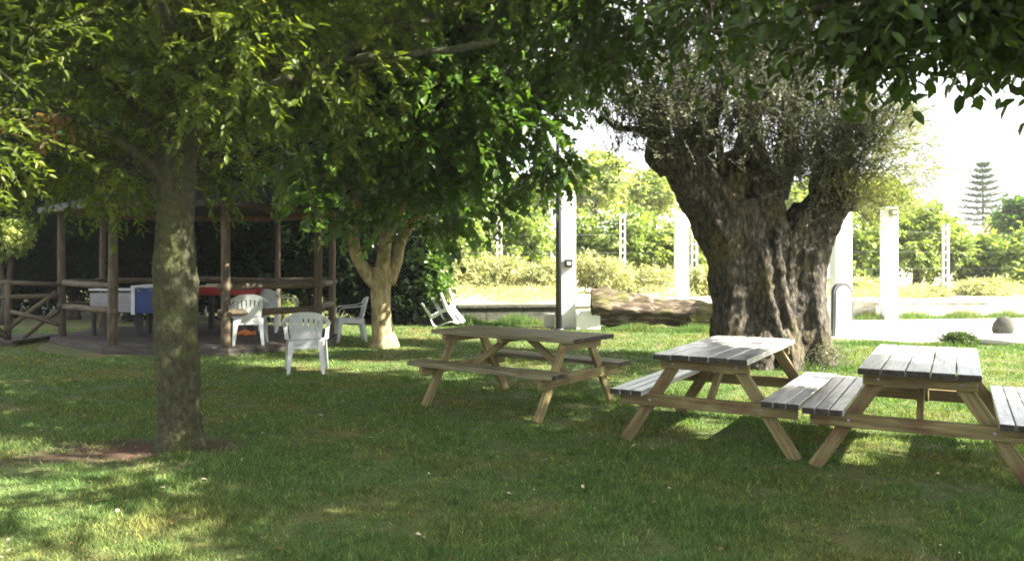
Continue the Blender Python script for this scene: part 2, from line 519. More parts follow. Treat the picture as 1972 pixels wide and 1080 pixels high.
def crown(name, parent, rng, O, D, mats, shape='oval', length=.45, k=16, leaf=(.07, .035), droop=.3, twig=True, **kw):
    if parent is not None:
        k_ = gap_filter(O, parent)
        O, D = O[k_], D[k_]
    P, LD, NN, ll, ww, TV, TF = sprays(rng, O, D, length, k, leaf[0], leaf[1], droop, **kw)
    V, Fq, kk = leaf_arrays(P, LD, NN, ll, ww, shape)
    cl = np.repeat(rng.uniform(0, 1, len(O)), k)
    r = np.clip(.55 * rng.uniform(0, 1, len(P)) + .45 * cl, 0, 1)
    r = np.repeat(r, kk)
    mi = np.zeros(len(Fq))
    if twig:
        Fa = np.vstack([Fq, TF + len(V)])
        V = np.vstack([V, TV])
        r = np.concatenate([r, np.zeros(len(TV))])
        mi = np.concatenate([mi, np.ones(len(TF))])
    else:
        Fa = Fq
    return np_mesh(name, V, Fa, mats, parent, r, mi)


def in_blobs(rng, blobs, n, shell=.5):
    """blobs: (cx,cy,cz,rx,ry,rz). returns clump centres with outward direction"""
    vol = np.array([b[3] * b[4] * b[5] for b in blobs])
    idx = rng.choice(len(blobs), n, p=vol / vol.sum())
    b = np.array(blobs)[idx]
    d = nrm(rng.normal(0, 1, (n, 3)))
    r = rng.uniform(0, 1, n) ** (1 / 3)
    r = shell * np.maximum(r, .7) + (1 - shell) * r
    c = b[:, :3] + d * b[:, 3:] * r[:, None]
    return c, nrm(d * b[:, 3:])


def clump_sprays(rng, c, out, rad, m, droop=.25, spread=.6):
    n = len(c)
    r3 = nrm(rng.normal(0, 1, (n, m, 3)))
    O = c[:, None, :] + r3 * rad * rng.uniform(.1, 1, (n, m, 1)) * np.array([1, 1, .6])
    D = out[:, None, :] * .45 + r3 * spread + np.array([0, 0, -droop])
    return O.reshape(-1, 3), D.reshape(-1, 3)


def curve_pts(p0, p1, bend, n, wob=.06):
    p0 = Vector(p0); p1 = Vector(p1)
    L = (p1 - p0).length
    off = Vector((random.uniform(-1, 1), random.uniform(-1, 1), random.uniform(-1, 1))) * wob * L
    res = []
    for i in range(n):
        t = i / (n - 1)
        p = p0.lerp(p1, t) + Vector((0, 0, bend * L * math.sin(math.pi * t))) + off * math.sin(math.pi * t)
        p += Vector([noise.noise(p * 2.3 + Vector((k * 7, 0, 0))) for k in range(3)]) * wob * L * .4 * math.sin(math.pi * t)
        res.append(p)
    return res


def limb(mb, pts, r0, r1, n=9, amp=.15, sub=5, flute=0.0):
    """smooth polyline -> tapered tube"""
    P = [Vector(p) for p in pts]
    res = []
    for i in range(len(P) - 1):
        a, b, c, d = P[max(i - 1, 0)], P[i], P[i + 1], P[min(i + 2, len(P) - 1)]
        for s in range(sub):
            t = s / sub
            res.append(.5 * ((2 * b) + (c - a) * t + (2 * a - 5 * b + 4 * c - d) * t * t + (3 * b - a - 3 * c + d) * t ** 3))
    res.append(P[-1])
    m = len(res)
    if isinstance(r0, (list, tuple)):
        rr = [float(np.interp(i / (m - 1), np.linspace(0, 1, len(r0)), r0)) for i in range(m)]
    else:
        rr = [r0 + (r1 - r0) * i / (m - 1) for i in range(m)]
    mb.tube(res, rr, n, amp, 2.5, flute)
    return res


def branches(parent, c, limb_pts, mat, r0=.022, maxn=400, name='branches', wob=.1):
    mb = MB()
    LP = np.array([list(p) for p in limb_pts])
    for q in c[:maxn]:
        dist = np.linalg.norm(LP - q, axis=1) + np.maximum(LP[:, 2] - q[2], 0) * 1.2
        j = int(np.argmin(dist))
        p0 = LP[j]
        L = float(np.linalg.norm(q - p0))
        if L < .15:
            continue
        pts = curve_pts(p0, q, .10, 7, wob)
        rr = r0 * min(1.6, .5 + L * .5)
        mb.tube(pts, [rr * (1 - .75 * i / 6) for i in range(7)], 5, 0)
    return mb.build(name, mat, parent)


# ------------------------------------------------------------------ ground
g = MB()
g.add([(-400, -100, 0), (400, -100, 0), (400, 700, 0), (-400, 700, 0)], [(0, 1, 2, 3)])
struct(g.build('lawn', M['lawn']))

# terrace: raised dry ground behind a low retaining wall
def wall_y(x):
    return 18.75 + (x + 2.5) * .145


t_ = MB()
xs = [-2.6, 2, 6, 10, 14, 20, 40, 90]
TZ = .43
V = []
for x in xs:
    V.append((x, wall_y(x) + .1, TZ))
for x in xs[::-1]:
    V.append((x * 2.6, 400, TZ + 1.0))
t_.add(V, [tuple(range(len(V)))])
t_.add([(-2.6, wall_y(-2.6) + .1, TZ), (-6.76, 400, TZ + 1), (-6.76, 400, 0), (-2.6, wall_y(-2.6) + .1, 0)], [(0, 1, 2, 3)])
struct(t_.build('terrace_ground', M['dryground']))

w_ = MB()
# long irregular rendered stone wall with coping
random.seed(11)
x = 1.2
while x < 34:
    L = random.uniform(.5, .9)
    for c_, (hz_, zz_, dp) in enumerate([(.38, .19, .27), (.075, .417, .33)]):
        y_ = random.uniform(-.012, .012)
        w_.beam((x, wall_y(x) - .02 + y_, zz_), (x + L - .004, wall_y(x + L) - .02 + y_, zz_ + random.uniform(-.006, .006)), dp, hz_)
    x += L
w2_ = MB()  # tree shade put into the colour: darker grey than the pale wall it continues
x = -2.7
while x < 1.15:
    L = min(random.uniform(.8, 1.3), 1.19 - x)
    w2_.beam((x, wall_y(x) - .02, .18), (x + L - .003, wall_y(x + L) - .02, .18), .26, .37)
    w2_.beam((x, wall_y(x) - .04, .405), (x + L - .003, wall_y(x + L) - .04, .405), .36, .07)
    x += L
single(w2_.build('garden_wall', M['boulder'], None, .012), 'low wall with a coping beside the tipped chair, tree shade put into its dark grey', 'wall')
wl = w_.build('retaining_wall', M['stone'], None, .02)
single(wl, 'low pale stone retaining wall along the far edge of the lawn', 'wall')

pth = MB()
pth.add([(5.9, 15.6, .006), (7.4, 14.6, .006), (9, 14.1, .006), (30, 13.6, .006), (40, wall_y(40) - .12, .006), (13, wall_y(13) - .16, .006), (6.6, wall_y(6.6) - .16, .006), (5.6, 17.6, .006)],
        [tuple(range(8))])
struct(pth.build('gravel_path', M['path']))

# ------------------------------------------------------------------ grass
rng = np.random.default_rng(3)


def grass(name, n, dmin, dmax, hmin, hmax, wk, seed, keep=None, power=0.0):
    rng = np.random.default_rng(seed)
    u = rng.uniform(0, 1, n)
    d = dmin * (dmax / dmin) ** u
    X = rng.uniform(-.82, .82, n) * d
    if keep is not None:
        k = keep(X, d)
        X, d = X[k], d[k]
    n = len(X)
    a = rng.uniform(0, 2 * np.pi, n)
    h = rng.uniform(hmin, hmax, n) * (.8 + .4 * np.sin(X * 3.1 + np.sin(d * 2.3) * 2) * np.sin(d * 2.7 + X))
    w = wk * (d / 4) ** .7 * rng.uniform(.6, 1.3, n)
    lean = rng.normal(0, .55, (n, 2)) * h[:, None]
    B = np.stack([X, d, np.full(n, -.002)], 1)
    sx = np.stack([np.cos(a) * w, np.sin(a) * w, np.zeros(n)], 1)
    T = B + np.stack([lean[:, 0], lean[:, 1], h], 1)
    V = np.stack([B - sx, B + sx, T], 1).reshape(-1, 3)
    Fc = np.arange(3 * n).reshape(-1, 3)
    r = np.repeat(rng.uniform(0, 1, n) ** 1.0, 3)
    o = np_mesh(name, V, Fc, [M['blades']], None, r, None, 3)
    return struct(o, 'stuff')


def soil_mask(X, Y):
    dx, dy = X + 2.95, Y - 6.28
    c, s = math.cos(.42), math.sin(.42)
    u = (dx * c + dy * s) * .72; v = (-dx * s + dy * c) * 1.9
    q = np.sqrt(u * u + v * v) + .25 * np.sin(X * 9 + Y * 5) + .2 * np.sin(Y * 13 - X * 4)
    rg = np.random.default_rng(1).uniform(0, 1, len(X))
    return rg < np.clip((q - .25) / .85, 0.03, 1)


def keep_lawn(X, Y):
    k = soil_mask(X, Y)
    k &= ~((X > 5.4) & (Y > 14.0) & (X * .0 + Y < 40))
    k &= Y < wall_y(X) - .2
    cl = np.sin(X * 5.3 + 1.7 * np.sin(Y * 3.1)) * np.sin(Y * 4.7 + 1.3 * np.sin(X * 3.7)) + .6 * np.sin(X * 13 + Y * 7) * np.sin(Y * 11 - X * 5)
    k &= np.random.default_rng(2).uniform(0, 1, len(X)) < np.clip(.75 + .55 * cl, .18, 1)
    dg = np.hypot(X + 5.8, Y - 14.9) > 2.6
    return k & dg


go = grass('grass', 760000, 2.6, 18.5, .020, .058, .0034, 5, keep_lawn)
go['label'] = 'short green lawn grass with drier patches'

# taller tufts in front of the wall, round the log and the olive
def tufts(name, areas, seed, mat, h, n_each):
    rng = np.random.default_rng(seed)
    Vs = []; R = []
    for (x0, y0, x1, y1, hh, n) in areas:
        X = x0 + (x1 - x0) * rng.uniform(0, 1, n); u = (X - x0) / max(abs(x1 - x0), 1e-6) * (1 if x1 > x0 else -1)
        Y = y0 + (y1 - y0) * u + rng.normal(0, .16, n)
        a = rng.uniform(0, 6.28, n); w = rng.uniform(.004, .010, n)
        hg = hh * rng.uniform(.35, 1.1, n) * (.7 + .3 * np.sin(X * 5 + 1))
        B = np.stack([X, Y, np.zeros(n)], 1)
        sx = np.stack([np.cos(a) * w, np.sin(a) * w, np.zeros(n)], 1)
        T = B + np.stack([rng.normal(0, .35, n) * hg, rng.normal(0, .35, n) * hg, hg], 1)
        Vs.append(np.stack([B - sx, B + sx, T], 1).reshape(-1, 3))
        R.append(np.repeat(rng.uniform(0, .9, n), 3))
    V = np.vstack(Vs)
    o = np_mesh(name, V, np.arange(len(V)).reshape(-1, 3), [mat], None, np.concatenate(R), None, 3)
    return struct(o, 'stuff')


tufts('long_grass', [(-1.6, 18.4, 1.1, 18.7, .30, 5000), (1.9, 17.0, 4.6, 16.6, .20, 5000), (3.1, 11.3, 4.9, 11.0, .14, 3500),
                     (5.2, 14.4, 8.0, 13.9, .13, 3000), (6.8, 19.85, 13.5, 20.85, .28, 9000), (1.2, 19.6, 13.5, 21.4, .0, 10), (8.3, 13.6, 10.6, 13.5, .12, 3000)], 9, M['blades'], 0, 0)

rng = np.random.default_rng(71)
n = 5200
X = rng.uniform(-2.4, 15, n); Y = wall_y(X) + .35 + rng.gamma(1.6, 1.6, n)
O_ = np.stack([X, Y, TZ + (Y - 19) * .0027], 1)
k_ = (np.sin(X * 1.9) + np.sin(X * .7 + 2) + rng.normal(0, .6, n)) > .1
O_ = O_[k_]
wd = crown('dry_weeds', None, rng, O_, rng.normal(0, .35, (len(O_), 3)) + np.array([0, 0, 1.2]), [M['leaf_dry'], M['leaf_dry']], 'diamond', .34, 7, (.15, .02), .1, twig=False, updir=.1)
struct(wd, 'stuff')

# fallen leaves and petals on the lawn
fl = MB()
random.seed(5)
for (px, py, s) in [(716, 850, .035), (808, 861, .045), (1057, 867, .03), (1050, 893, .03), (248, 808, .03), (272, 896, .035), (103, 853, .02), (618, 806, .03),
                    (572, 927, .02), (393, 932, .025), (905, 820, .02), (1220, 866, .03), (1256, 872, .02), (466, 893, .02), (980, 960, .02), (1290, 950, .02)]:
    d = F * H / (py - YH)
    c = at(px, py, d); c.z = .035
    a = random.uniform(0, 6)
    u = Vector((math.cos(a), math.sin(a), .25)) * s; v = Vector((-math.sin(a), math.cos(a), .3)) * s * .45
    fl.add([c - u, c + v, c + u, c - v + Vector((0, 0, .01))], [(0, 1, 2), (0, 2, 3)])
for _ in range(300):
    d = 3.2 * (9.5 / 3.2) ** random.random(); X = random.uniform(-.66, .66) * d; s = random.uniform(.008, .02)
    a = random.uniform(0, 6.28); c = Vector((X, d, random.uniform(.025, .05)))
    u = Vector((math.cos(a), math.sin(a), random.uniform(-.4, .4))) * s; v = Vector((-math.sin(a), math.cos(a), random.uniform(-.4, .4))) * s * .5
    fl.add([c - u, c + v, c + u, c - v + Vector((0, 0, .006))], [(0, 1, 2), (0, 2, 3)], mi=1 if random.random() < .75 else 0)
single(struct(fl.build('fallen_leaves', [M['cream'], M['leaf_fallen']]), 'stuff'), 'small pale fallen leaves scattered on the lawn', 'leaves')

# ------------------------------------------------------------------ picnic tables
def make_table(label, boards, pine):
    t = thing('picnic_table', label, 'picnic table', group='wooden A-frame picnic tables on the lawn')
    L, W = 1.80, .74
    mb = MB()
    n = 5; gap = .008
    pw = (W - gap * (n - 1)) / n
    for i in range(n):
        y = -W / 2 + pw / 2 + i * (pw + gap)
        e = random.uniform(-.006, .006)
        mb.beam((-L / 2 + e, y, .735 + random.uniform(-.002, .002)), (L / 2 + e, y, .735), pw, .045, ends=1)
    mb.build('tabletop', [boards, M['end_grain']], t, .006)
    for s in (-1, 1):
        mb = MB()
        for i in range(3):
            y = s * (.60 + (i - 1) * .093)
            mb.beam((-L / 2, y, .435), (L / 2, y, .435 + random.uniform(-.002, .002)), .086, .045, ends=1)
        mb.build('bench', [boards, M['end_grain']], t, .006)
    for sx in (-1, 1):
        x = sx * .70
        for s in (-1, 1):
            mb = MB()
            mb.beam((x, s * .68, 0.0), (x, s * .22, .713), .042, .095, up=(0, 1, 0))
            # trimmed foot resting on the ground
            mb.build('leg', pine, t, .005)
        mb = MB(); mb.beam((x + sx * .044, -.70, .366), (x + sx * .044, .70, .366), .044, .095)
        mb.build('seat_beam', pine, t, .005)
        mb = MB(); mb.beam((x + sx * .044, -.35, .672), (x + sx * .044, .35, .672), .044, .085)
        mb.build('top_batten', pine, t, .005)
        mb = MB(); mb.beam((x - sx * .09, 0, .36), (sx * .12, 0, .70), .07, .045, up=(0, 1, 0))
        mb.build('brace', pine, t, .005)
        for s in (-1, 1):
            for z_, y_ in ((.366, .444), (.67, .25)):
                mb = MB()
                mb.tube([(x + sx * .064, s * y_, z_), (x + sx * .072, s * y_, z_)], [.012, .010], 8)
                mb.build('bolt', M['metal_grey'], t)
    mb = MB(); mb.beam((0, -.35, .69), (0, .35, .69), .06, .045)
    mb.build('top_batten', pine, t, .005)
    return t


random.seed(21)
tb = make_table('brownish picnic table seen side-on, leftmost of the three and nearest the white chairs', M['board_brown'], M['pine'])
tb.location = (.08, 8.33, 0); tb.rotation_euler[2] = math.radians(-37)
tb = make_table('grey weathered picnic table in front of the olive trunk, between the other two tables', M['board_grey'], M['pine_dark'])
tb.location = (1.88, 6.95, 0); tb.rotation_euler[2] = math.radians(60)
tb = make_table('grey weathered picnic table nearest the camera, at the right edge of the lawn', M['board_grey'], M['pine_dark'])
tb.location = (3.13, 6.13, 0); tb.rotation_euler[2] = math.radians(61)

# ------------------------------------------------------------------ plastic chairs
def strip(mb, pts, ups, w, th):
    """ribbon of rectangular section following pts, ups = wide direction"""
    vs, fs = [], []
    P = [Vector(p) for p in pts]
    for i, p in enumerate(P):
        T = (P[min(i + 1, len(P) - 1)] - P[max(i - 1, 0)]).normalized()
        u = Vector(ups[i] if isinstance(ups, list) else ups)
        u = (u - T * u.dot(T)).normalized()
        b = T.cross(u)
        wi = w[i] if isinstance(w, list) else w
        for a, c in ((-1, -1), (1, -1), (1, 1), (-1, 1)):
            vs.append(p + u * (a * wi / 2) + b * (c * th / 2))
    n = len(P)
    for i in range(n - 1):
        for k in range(4):
            k2 = (k + 1) % 4
            fs.append((i * 4 + k, i * 4 + k2, i * 4 + 4 + k2, i * 4 + 4 + k))
    fs += [(3, 2, 1, 0), tuple((n - 1) * 4 + k for k in range(4))]
    mb.add(vs, fs, smooth=False)


def make_chair():
    """front faces -Y, local; origin on the ground"""
    t = thing('plastic_chair', '', 'chair')
    def spt(u, v):
        # seat surface
        x = u * (.235 - .025 * v)
        y = -.23 + .44 * v
        z = .425 - .02 * math.sin(math.pi * v) * (1 - u * u) - .03 * v + (.012 if abs(u) > .95 else 0) - (.02 if v < .04 else 0)
        return (x, y, z)
    mb = MB()
    nu, nv = 9, 9
    top = [spt(-1 + 2 * i / (nu - 1), j / (nv - 1)) for j in range(nv) for i in range(nu)]
    bot = [(x, y, z - .014) for x, y, z in top]
    fs = []
    for j in range(nv - 1):
        for i in range(nu - 1):
            a = j * nu + i
            fs.append((a, a + 1, a + nu + 1, a + nu))
            b = a + nu * nv
            fs.append((b, b + nu, b + nu + 1, b + 1))
    per = [i for i in range(nu)] + [j * nu + nu - 1 for j in range(1, nv)] + [(nv - 1) * nu + i for i in range(nu - 2, -1, -1)] + [j * nu for j in range(nv - 2, 0, -1)]
    for a, b in zip(per, per[1:] + per[:1]):
        fs.append((a, a + nu * nv, b + nu * nv, b))
    mb.add(top + bot, fs, smooth=True)
    # skirt under the seat rim
    for s in (-1, 1):
        strip(mb, [(s * .235, -.22, .39), (s * .215, .2, .365)], (0, 0, 1), .06, .01)
    strip(mb, [(-.225, -.225, .375), (.225, -.225, .375)], (0, 0, 1), .06, .01)
    strip(mb, [(-.2, .205, .36), (.2, .205, .36)], (0, 0, 1), .06, .01)
    mb.build('seat', M['white'], t)
    # backrest: curved panel of slats between a bottom rail and a thick arched top rail
    def bpt(u, z):
        k = (z - .40) / .40
        x = u * (.165 + .055 * k)
        y = .205 + .10 * k - .035 * (u * u)
        return Vector((x, y, z))
    mb = MB()
    strip(mb, [bpt(-1 + i / 5, .43) for i in range(11)], (0, .1, 1), .10, .012)
    topl = []
    for i in range(13):
        u = -1 + i / 6
        topl.append(bpt(u, .775 - .055 * abs(u) ** 3))
    strip(mb, topl, (0, .25, 1), .085, .014)
    for i in range(7):
        u = -1 + i / 3
        wd = .06 if i in (0, 6) else .048
        strip(mb, [bpt(u * .95, .44), bpt(u * .95, .56), bpt(u * .95, .66), bpt(u * .95, .75 - .05 * abs(u) ** 3)], (1, 0, 0), wd, .010)
    strip(mb, [bpt(-1 + i / 5, .545) for i in range(11)], (0, .1, 1), .16, .011)
    mb.build('backrest', M['white'], t)
    for s in (-1, 1):
        mb = MB()
        pts = [bpt(s * .93, .745), bpt(s, .73) + Vector((s * .03, -.01, 0)), Vector((s * .277, .235, .69)), Vector((s * .292, .12, .655)), Vector((s * .292, -.06, .64)),
               Vector((s * .290, -.18, .635)), Vector((s * .283, -.235, .60)), Vector((s * .272, -.25, .52)), Vector((s * .262, -.245, .42))]
        ups = [(s, .2, .6), (s, .4, .3), (s, .5, .1), (s, .1, 0), (s, 0, 0), (s, 0, 0), (s, 0, .1), (s, 0, 0), (s, 0, 0)]
        strip(mb, pts, ups, [.05, .055, .055, .055, .055, .055, .052, .05, .055], .014)
        mb.build('armrest', M['white'], t)
        for (x0, y0, x1, y1) in ((.255, -.235, .283, -.275), (.215, .20, .235, .265)):
            mb = MB()
            # L section leg, tapering
            a = Vector((s * x0, y0, .43)); b = Vector((s * x1, y1, 0))
            sy = 1 if y0 > 0 else -1
            def taper(u, w0, w1, th, off0, off1):
                vs = []
                for q, w_, of in ((a, w0, off0), (b, w1, off1)):
                    for i, j in ((-1, -1), (1, -1), (1, 1), (-1, 1)):
                        vs.append(q + of + Vector(u) * (i * w_ / 2) + Vector((-u[1], u[0], 0)) * (j * th / 2))
                mb.add(vs, [(3, 2, 1, 0), (4, 5, 6, 7), (0, 1, 5, 4), (1, 2, 6, 5), (2, 3, 7, 6), (3, 0, 4, 7)])
            taper((1, 0, 0), .075, .036, .009, Vector((-s * .03, sy * .004, 0)), Vector((-s * .014, sy * .004, 0)))
            taper((0, 1, 0), .075, .036, .009, Vector((s * .004, -sy * .03, 0)), Vector((s * .004, -sy * .014, 0)))
            mb.build('leg', M['white'], t)
    return t


GR = 'white plastic garden chairs'
DZ = .13
ch = make_chair()
ch['label'] = 'white plastic armchair standing on the grass with its slatted back to the camera'
ch['group'] = GR
p = base(590, 716)
ch.location = p; ch.rotation_euler[2] = math.radians(183)
def chair(label, loc, rot):
    c = copy_tree(ch)
    c['label'] = label
    c.location = loc
    c.rotation_euler = rot
    return c


# front of chair faces -Y in local; rotating by 180 makes the back the near side
ch.rotation_euler[2] = math.radians(180 + 13)
chair('white plastic armchair seen side-on between the pavilion and the pale forked trunk', base(676, 657), (0, 0, math.radians(-72)))
chair('white plastic armchair on the pavilion deck behind the wooden rail', base(480, 662, DZ), (0, 0, math.radians(195)))
p = base(515, 640, DZ)
chair('white plastic armchair half hidden behind the other chair on the pavilion deck', (p.x + .1, p.y + .3, DZ), (0, 0, math.radians(150)))
tip = chair('white plastic armchair tipped over on the grass beside the dark hedge', (-1.72, 18.3, .0), (0, 0, 0))
q = Matrix.Rotation(math.radians(-27), 4, 'Y') @ Matrix.Rotation(math.radians(68), 4, 'Z') @ Matrix.Rotation(math.radians(180), 4, 'X')
tip.rotation_euler = q.to_euler()
zmin = min((q @ v.co).z for c_ in tip.children for v in c_.data.vertices)
tip.location = (-1.72, 18.2, -zmin - .01)

# ------------------------------------------------------------------ gazebo
PV = [(-8.1, 14.5), (-6.43, 12.95), (-4.51, 12.68), (-3.32, 13.75), (-3.5, 15.6), (-4.95, 17.0), (-6.9, 17.2), (-8.25, 16.2)]
gc = Vector((sum(p[0] for p in PV) / 8, sum(p[1] for p in PV) / 8, 0))
gz = thing('garden_pavilion', 'open round wooden pavilion with log posts, dark roof and plank deck', 'pavilion', gc)


def loc(p, z):
    return Vector((p[0] - gc.x, p[1] - gc.y, z))


def inset(p, k):
    v = Vector((p[0], p[1])) - gc.xy
    return gc.xy + v * k


# deck boards clipped to the octagon
mb = MB()
OCT = [Vector((*inset(p, 1.07), 0)) - Vector((gc.x, gc.y, 0)) for p in PV]
y = min(v.y for v in OCT) + .001
while y < max(v.y for v in OCT) - .02:
    ys = (y, min(y + .138, max(v.y for v in OCT) - .001))
    rng_ = []
    for yy in ys:
        X = []
        for i in range(8):
            a, b = OCT[i], OCT[(i + 1) % 8]
            if (a.y - yy) * (b.y - yy) <= 0 and abs(a.y - b.y) > 1e-6:
                X.append(a.x + (b.x - a.x) * (yy - a.y) / (b.y - a.y))
        rng_.append((min(X), max(X)) if X else (0, 0))
    (a0, a1), (b0, b1) = rng_
    o_ = random.random() * 40
    zt = DZ + random.uniform(-.002, .002)
    vs = [(a0, ys[0], zt), (a1, ys[0], zt), (b1, ys[1], zt), (b0, ys[1], zt)]
    vs += [(v[0], v[1], zt - .03) for v in vs]
    gs = [(v[0], v[1] + o_, v[2] + o_) for v in vs]
    mb.add(vs, [(0, 1, 2, 3), (7, 6, 5, 4), (0, 4, 5, 1), (1, 5, 6, 2), (2, 6, 7, 3), (3, 7, 4, 0)], gs)
    y += .145
mb.build('deck', M['deck'], gz)
mb = MB()
for i in range(8):
    a = OCT[i]; b = OCT[(i + 1) % 8]
    a2 = Vector((a.x * 1.005, a.y * 1.005, .055)); b2 = Vector((b.x * 1.005, b.y * 1.005, .055))
    mb.beam(a2, b2, .045, .13)
mb.build('deck_edge', M['deck'], gz)
POSTR = [.065, .075, .072, .068, .065, .06, .06, .06]
for i, p in enumerate(PV):
    mb = MB()
    lean = Vector((random.uniform(-.03, .03), random.uniform(-.02, .02), 0))
    pts = [loc(p, 0.0) + lean * (k / 6) + Vector((0, 0, 2.42 * k / 6)) for k in range(7)]
    mb.tube(pts, [POSTR[i] * (1.08 - .03 * k) for k in range(7)], 12, .12)
    mb.build('post', M['log_post'], gz)
for i in range(8):
    a, b = PV[i], PV[(i + 1) % 8]
    mb = MB()
    A = loc(inset(a, 1.02), 2.40); B = loc(inset(b, 1.02), 2.40)
    mb.tube([A, A.lerp(B, .5), B], [.075, .07, .072], 10, .08)
    mb.build('roof_beam', M['eave'], gz)
    if i == 1:
        continue
    for z in (1.08, .66):
        mb = MB()
        A = loc(a, z + random.uniform(-.02, .02)); B = loc(b, z + random.uniform(-.02, .02))
        if z < 1 and i in (4, 5):
            continue
        ov = (B - A).normalized() * .12
        mb.tube([A - ov, A.lerp(B, .35) + Vector((0, 0, random.uniform(-.02, .02))), A.lerp(B, .7), B + ov], [.058, .055, .056, .052], 9, .15)
        mb.build('rail', M['log_post'], gz)
mb = MB()
apex = Vector((0, 0, 3.12))
R1 = [loc(inset(p, 1.17), 2.42) for p in PV]
vs = [apex] + R1 + [apex - Vector((0, 0, .07))] + [r - Vector((0, 0, .09)) for r in R1]
fs = []
for i in range(8):
    j = (i + 1) % 8
    fs += [(0, 1 + i, 1 + j), (9, 10 + j, 10 + i), (1 + i, 10 + i, 10 + j, 1 + j)]
mb.add(vs, fs)
mb.build('roof', M['roofing'], gz)
for i in range(8):
    mb = MB()
    mb.beam(loc(inset(PV[i], 1.12), 2.385), Vector((0, 0, 2.99)), .06, .10)
    mb.build('rafter', M['log_post'], gz)

# rail fence with crossed poles running left from the pavilion
rf = thing('pole_railing', 'rustic pole railing with diagonal braces left of the pavilion', 'railing', (-8.1, 14.5, 0))
def rp(px, py, d):
    return at(px, py, d) - Vector((-8.1, 14.5, 0))
for (px, d, zt) in [(15, 14.2, 1.15), (-70, 14.0, 1.15)]:
    mb = MB(); q = at(px, 500, d) - Vector((-8.1, 14.5, 0)); q.z = 0
    mb.tube([q, q + Vector((0, 0, zt / 2)), q + Vector((0, 0, zt))], [.06, .055, .055], 10, .15)
    mb.build('post', M['log_post'], rf)
for (a, b, nm) in [((112, 548, 14.4), (-75, 545, 14.0), 'rail'), ((112, 570, 14.4), (-75, 578, 14.0), 'rail'),
                   ((108, 562, 14.35), (-2, 648, 14.15), 'brace'), ((112, 598, 14.38), (44, 652, 14.3), 'brace'),
                   ((20, 600, 14.15), (112, 625, 14.3), 'brace'), ((-70, 560, 14.0), (12, 650, 14.1), 'brace')]:
    mb = MB(); A = rp(*a); B = rp(*b)
    mb.tube([A, A.lerp(B, .5) + Vector((0, 0, .02)), B], [.04, .042, .038], 8, .15)
    mb.build(nm, M['log_post'], rf)
ww = thing('timber_walkway', 'dark timber walkway boards running left from the pavilion deck', 'walkway', (-8.4, 14.6, 0))
mb = MB()
for k in range(26):
    x = -4.4 + k * .165
    mb.beam((x, -.75 - .02 * k * 0, .075), (x, .75, .075), .155, .035)
mb.build('boards', M['deck'], ww, .004)
mb = MB(); mb.beam((-4.5, -.72, .028), (-.15, -.72, .028), .08, .06); mb.beam((-4.5, .72, .028), (-.15, .72, .028), .08, .06)
mb.build('edge_beams', M['deck'], ww)

# football table (blue cabinet) on the deck
ft = thing('games_table', 'blue games table with silver corner trim under the pavilion roof', 'games table', (-6.70, 14.25, DZ), math.radians(12))
bl, bw, z0, z1 = .86, .95, .42, .86
mb = MB(); mb.beam((0, 0, (z0 + z1) / 2), (bl, 0, (z0 + z1) / 2), .022, z1 - z0)
mb.build('front_panel', M['blue'], ft)
mb = MB(); mb.beam((0, bw, (z0 + z1) / 2), (bl, bw, (z0 + z1) / 2), .022, z1 - z0); mb.build('rear_panel', M['blue'], ft)
EX = Vector((-.72, .70, 0))
mb = MB(); mb.beam((0.0, .012, (z0 + z1) / 2 + .01), (0.0, bw - .012, (z0 + z1) / 2 + .01), .022, z1 - z0 - .04)
mb.build('end_panel', M['greypanel'], ft)
mb = MB(); mb.beam((bl, .012, (z0 + z1) / 2), (bl, bw - .012, (z0 + z1) / 2), .022, z1 - z0 - .02); mb.build('end_panel', M['greypanel'], ft)
for (x, y) in ((-.005, -.005), (bl + .005, -.005), (-.005, bw + .005), (bl + .005, bw + .005)):
    mb = MB(); mb.beam((x, y, z0 - .02), (x, y, z1 + .02), .06, .06); mb.build('corner_trim', M['silver'], ft)
mb = MB()
for a, b in (((-.04, -.02, z1 + .035), (bl + .04, -.02, z1 + .035)), ((-.04, bw + .02, z1 + .035), (bl + .04, bw + .02, z1 + .035)),
             ((-.02, 0, z1 + .034), (-.02, bw, z1 + .034)), ((bl + .02, 0, z1 + .034), (bl + .02, bw, z1 + .034))):
    mb.beam(a, b, .05, .028)
mb.build('top_rim', M['silver'], ft)
mb = MB(); mb.beam((.02, bw / 2, z1 - .12), (bl - .02, bw / 2, z1 - .12), bw - .04, .02); mb.build('playing_field', M['metal_grey'], ft)
for k in range(4):
    mb = MB(); x = .13 + k * .19
    mb.tube([(x, -.18, z1 - .03), (x, bw + .18, z1 - .03)], [.008, .008], 8); 
    mb.tube([(x, -.28, z1 - .03), (x, -.17, z1 - .03)], [.017, .015], 8)
    mb.build('rod', M['metal_grey'], ft)
for (x, y) in ((.08, .08), (bl - .08, .08), (.08, bw - .08), (bl - .08, bw - .08)):
    mb = MB(); mb.beam((x, y, 0), (x, y, z0 + .02), .09, .09); mb.build('leg', M['black'], ft)

# small grey console behind/left of the blue table
gt = thing('grey_table', 'small light grey table at the left side of the pavilion deck', 'table', (-7.6, 14.75, DZ), math.radians(-4))
mb = MB(); mb.beam((0, 0, .83), (.92, 0, .83), .55, .03); mb.build('tabletop', M['silver'], gt, .004)
mb = MB(); mb.beam((.02, -.25, .60), (.90, -.25, .60), .02, .34); mb.beam((.02, .25, .60), (.90, .25, .60), .02, .34); mb.beam((.02, -.24, .60), (.02, .24, .60), .02, .33)
mb.build('side_panels', M['greypanel'], gt)
for (x, y) in ((.06, -.2), (.86, -.2), (.06, .2), (.86, .2)):
    mb = MB(); mb.beam((x, y, 0), (x, y, .43), .06, .06); mb.build('leg', M['black'], gt)

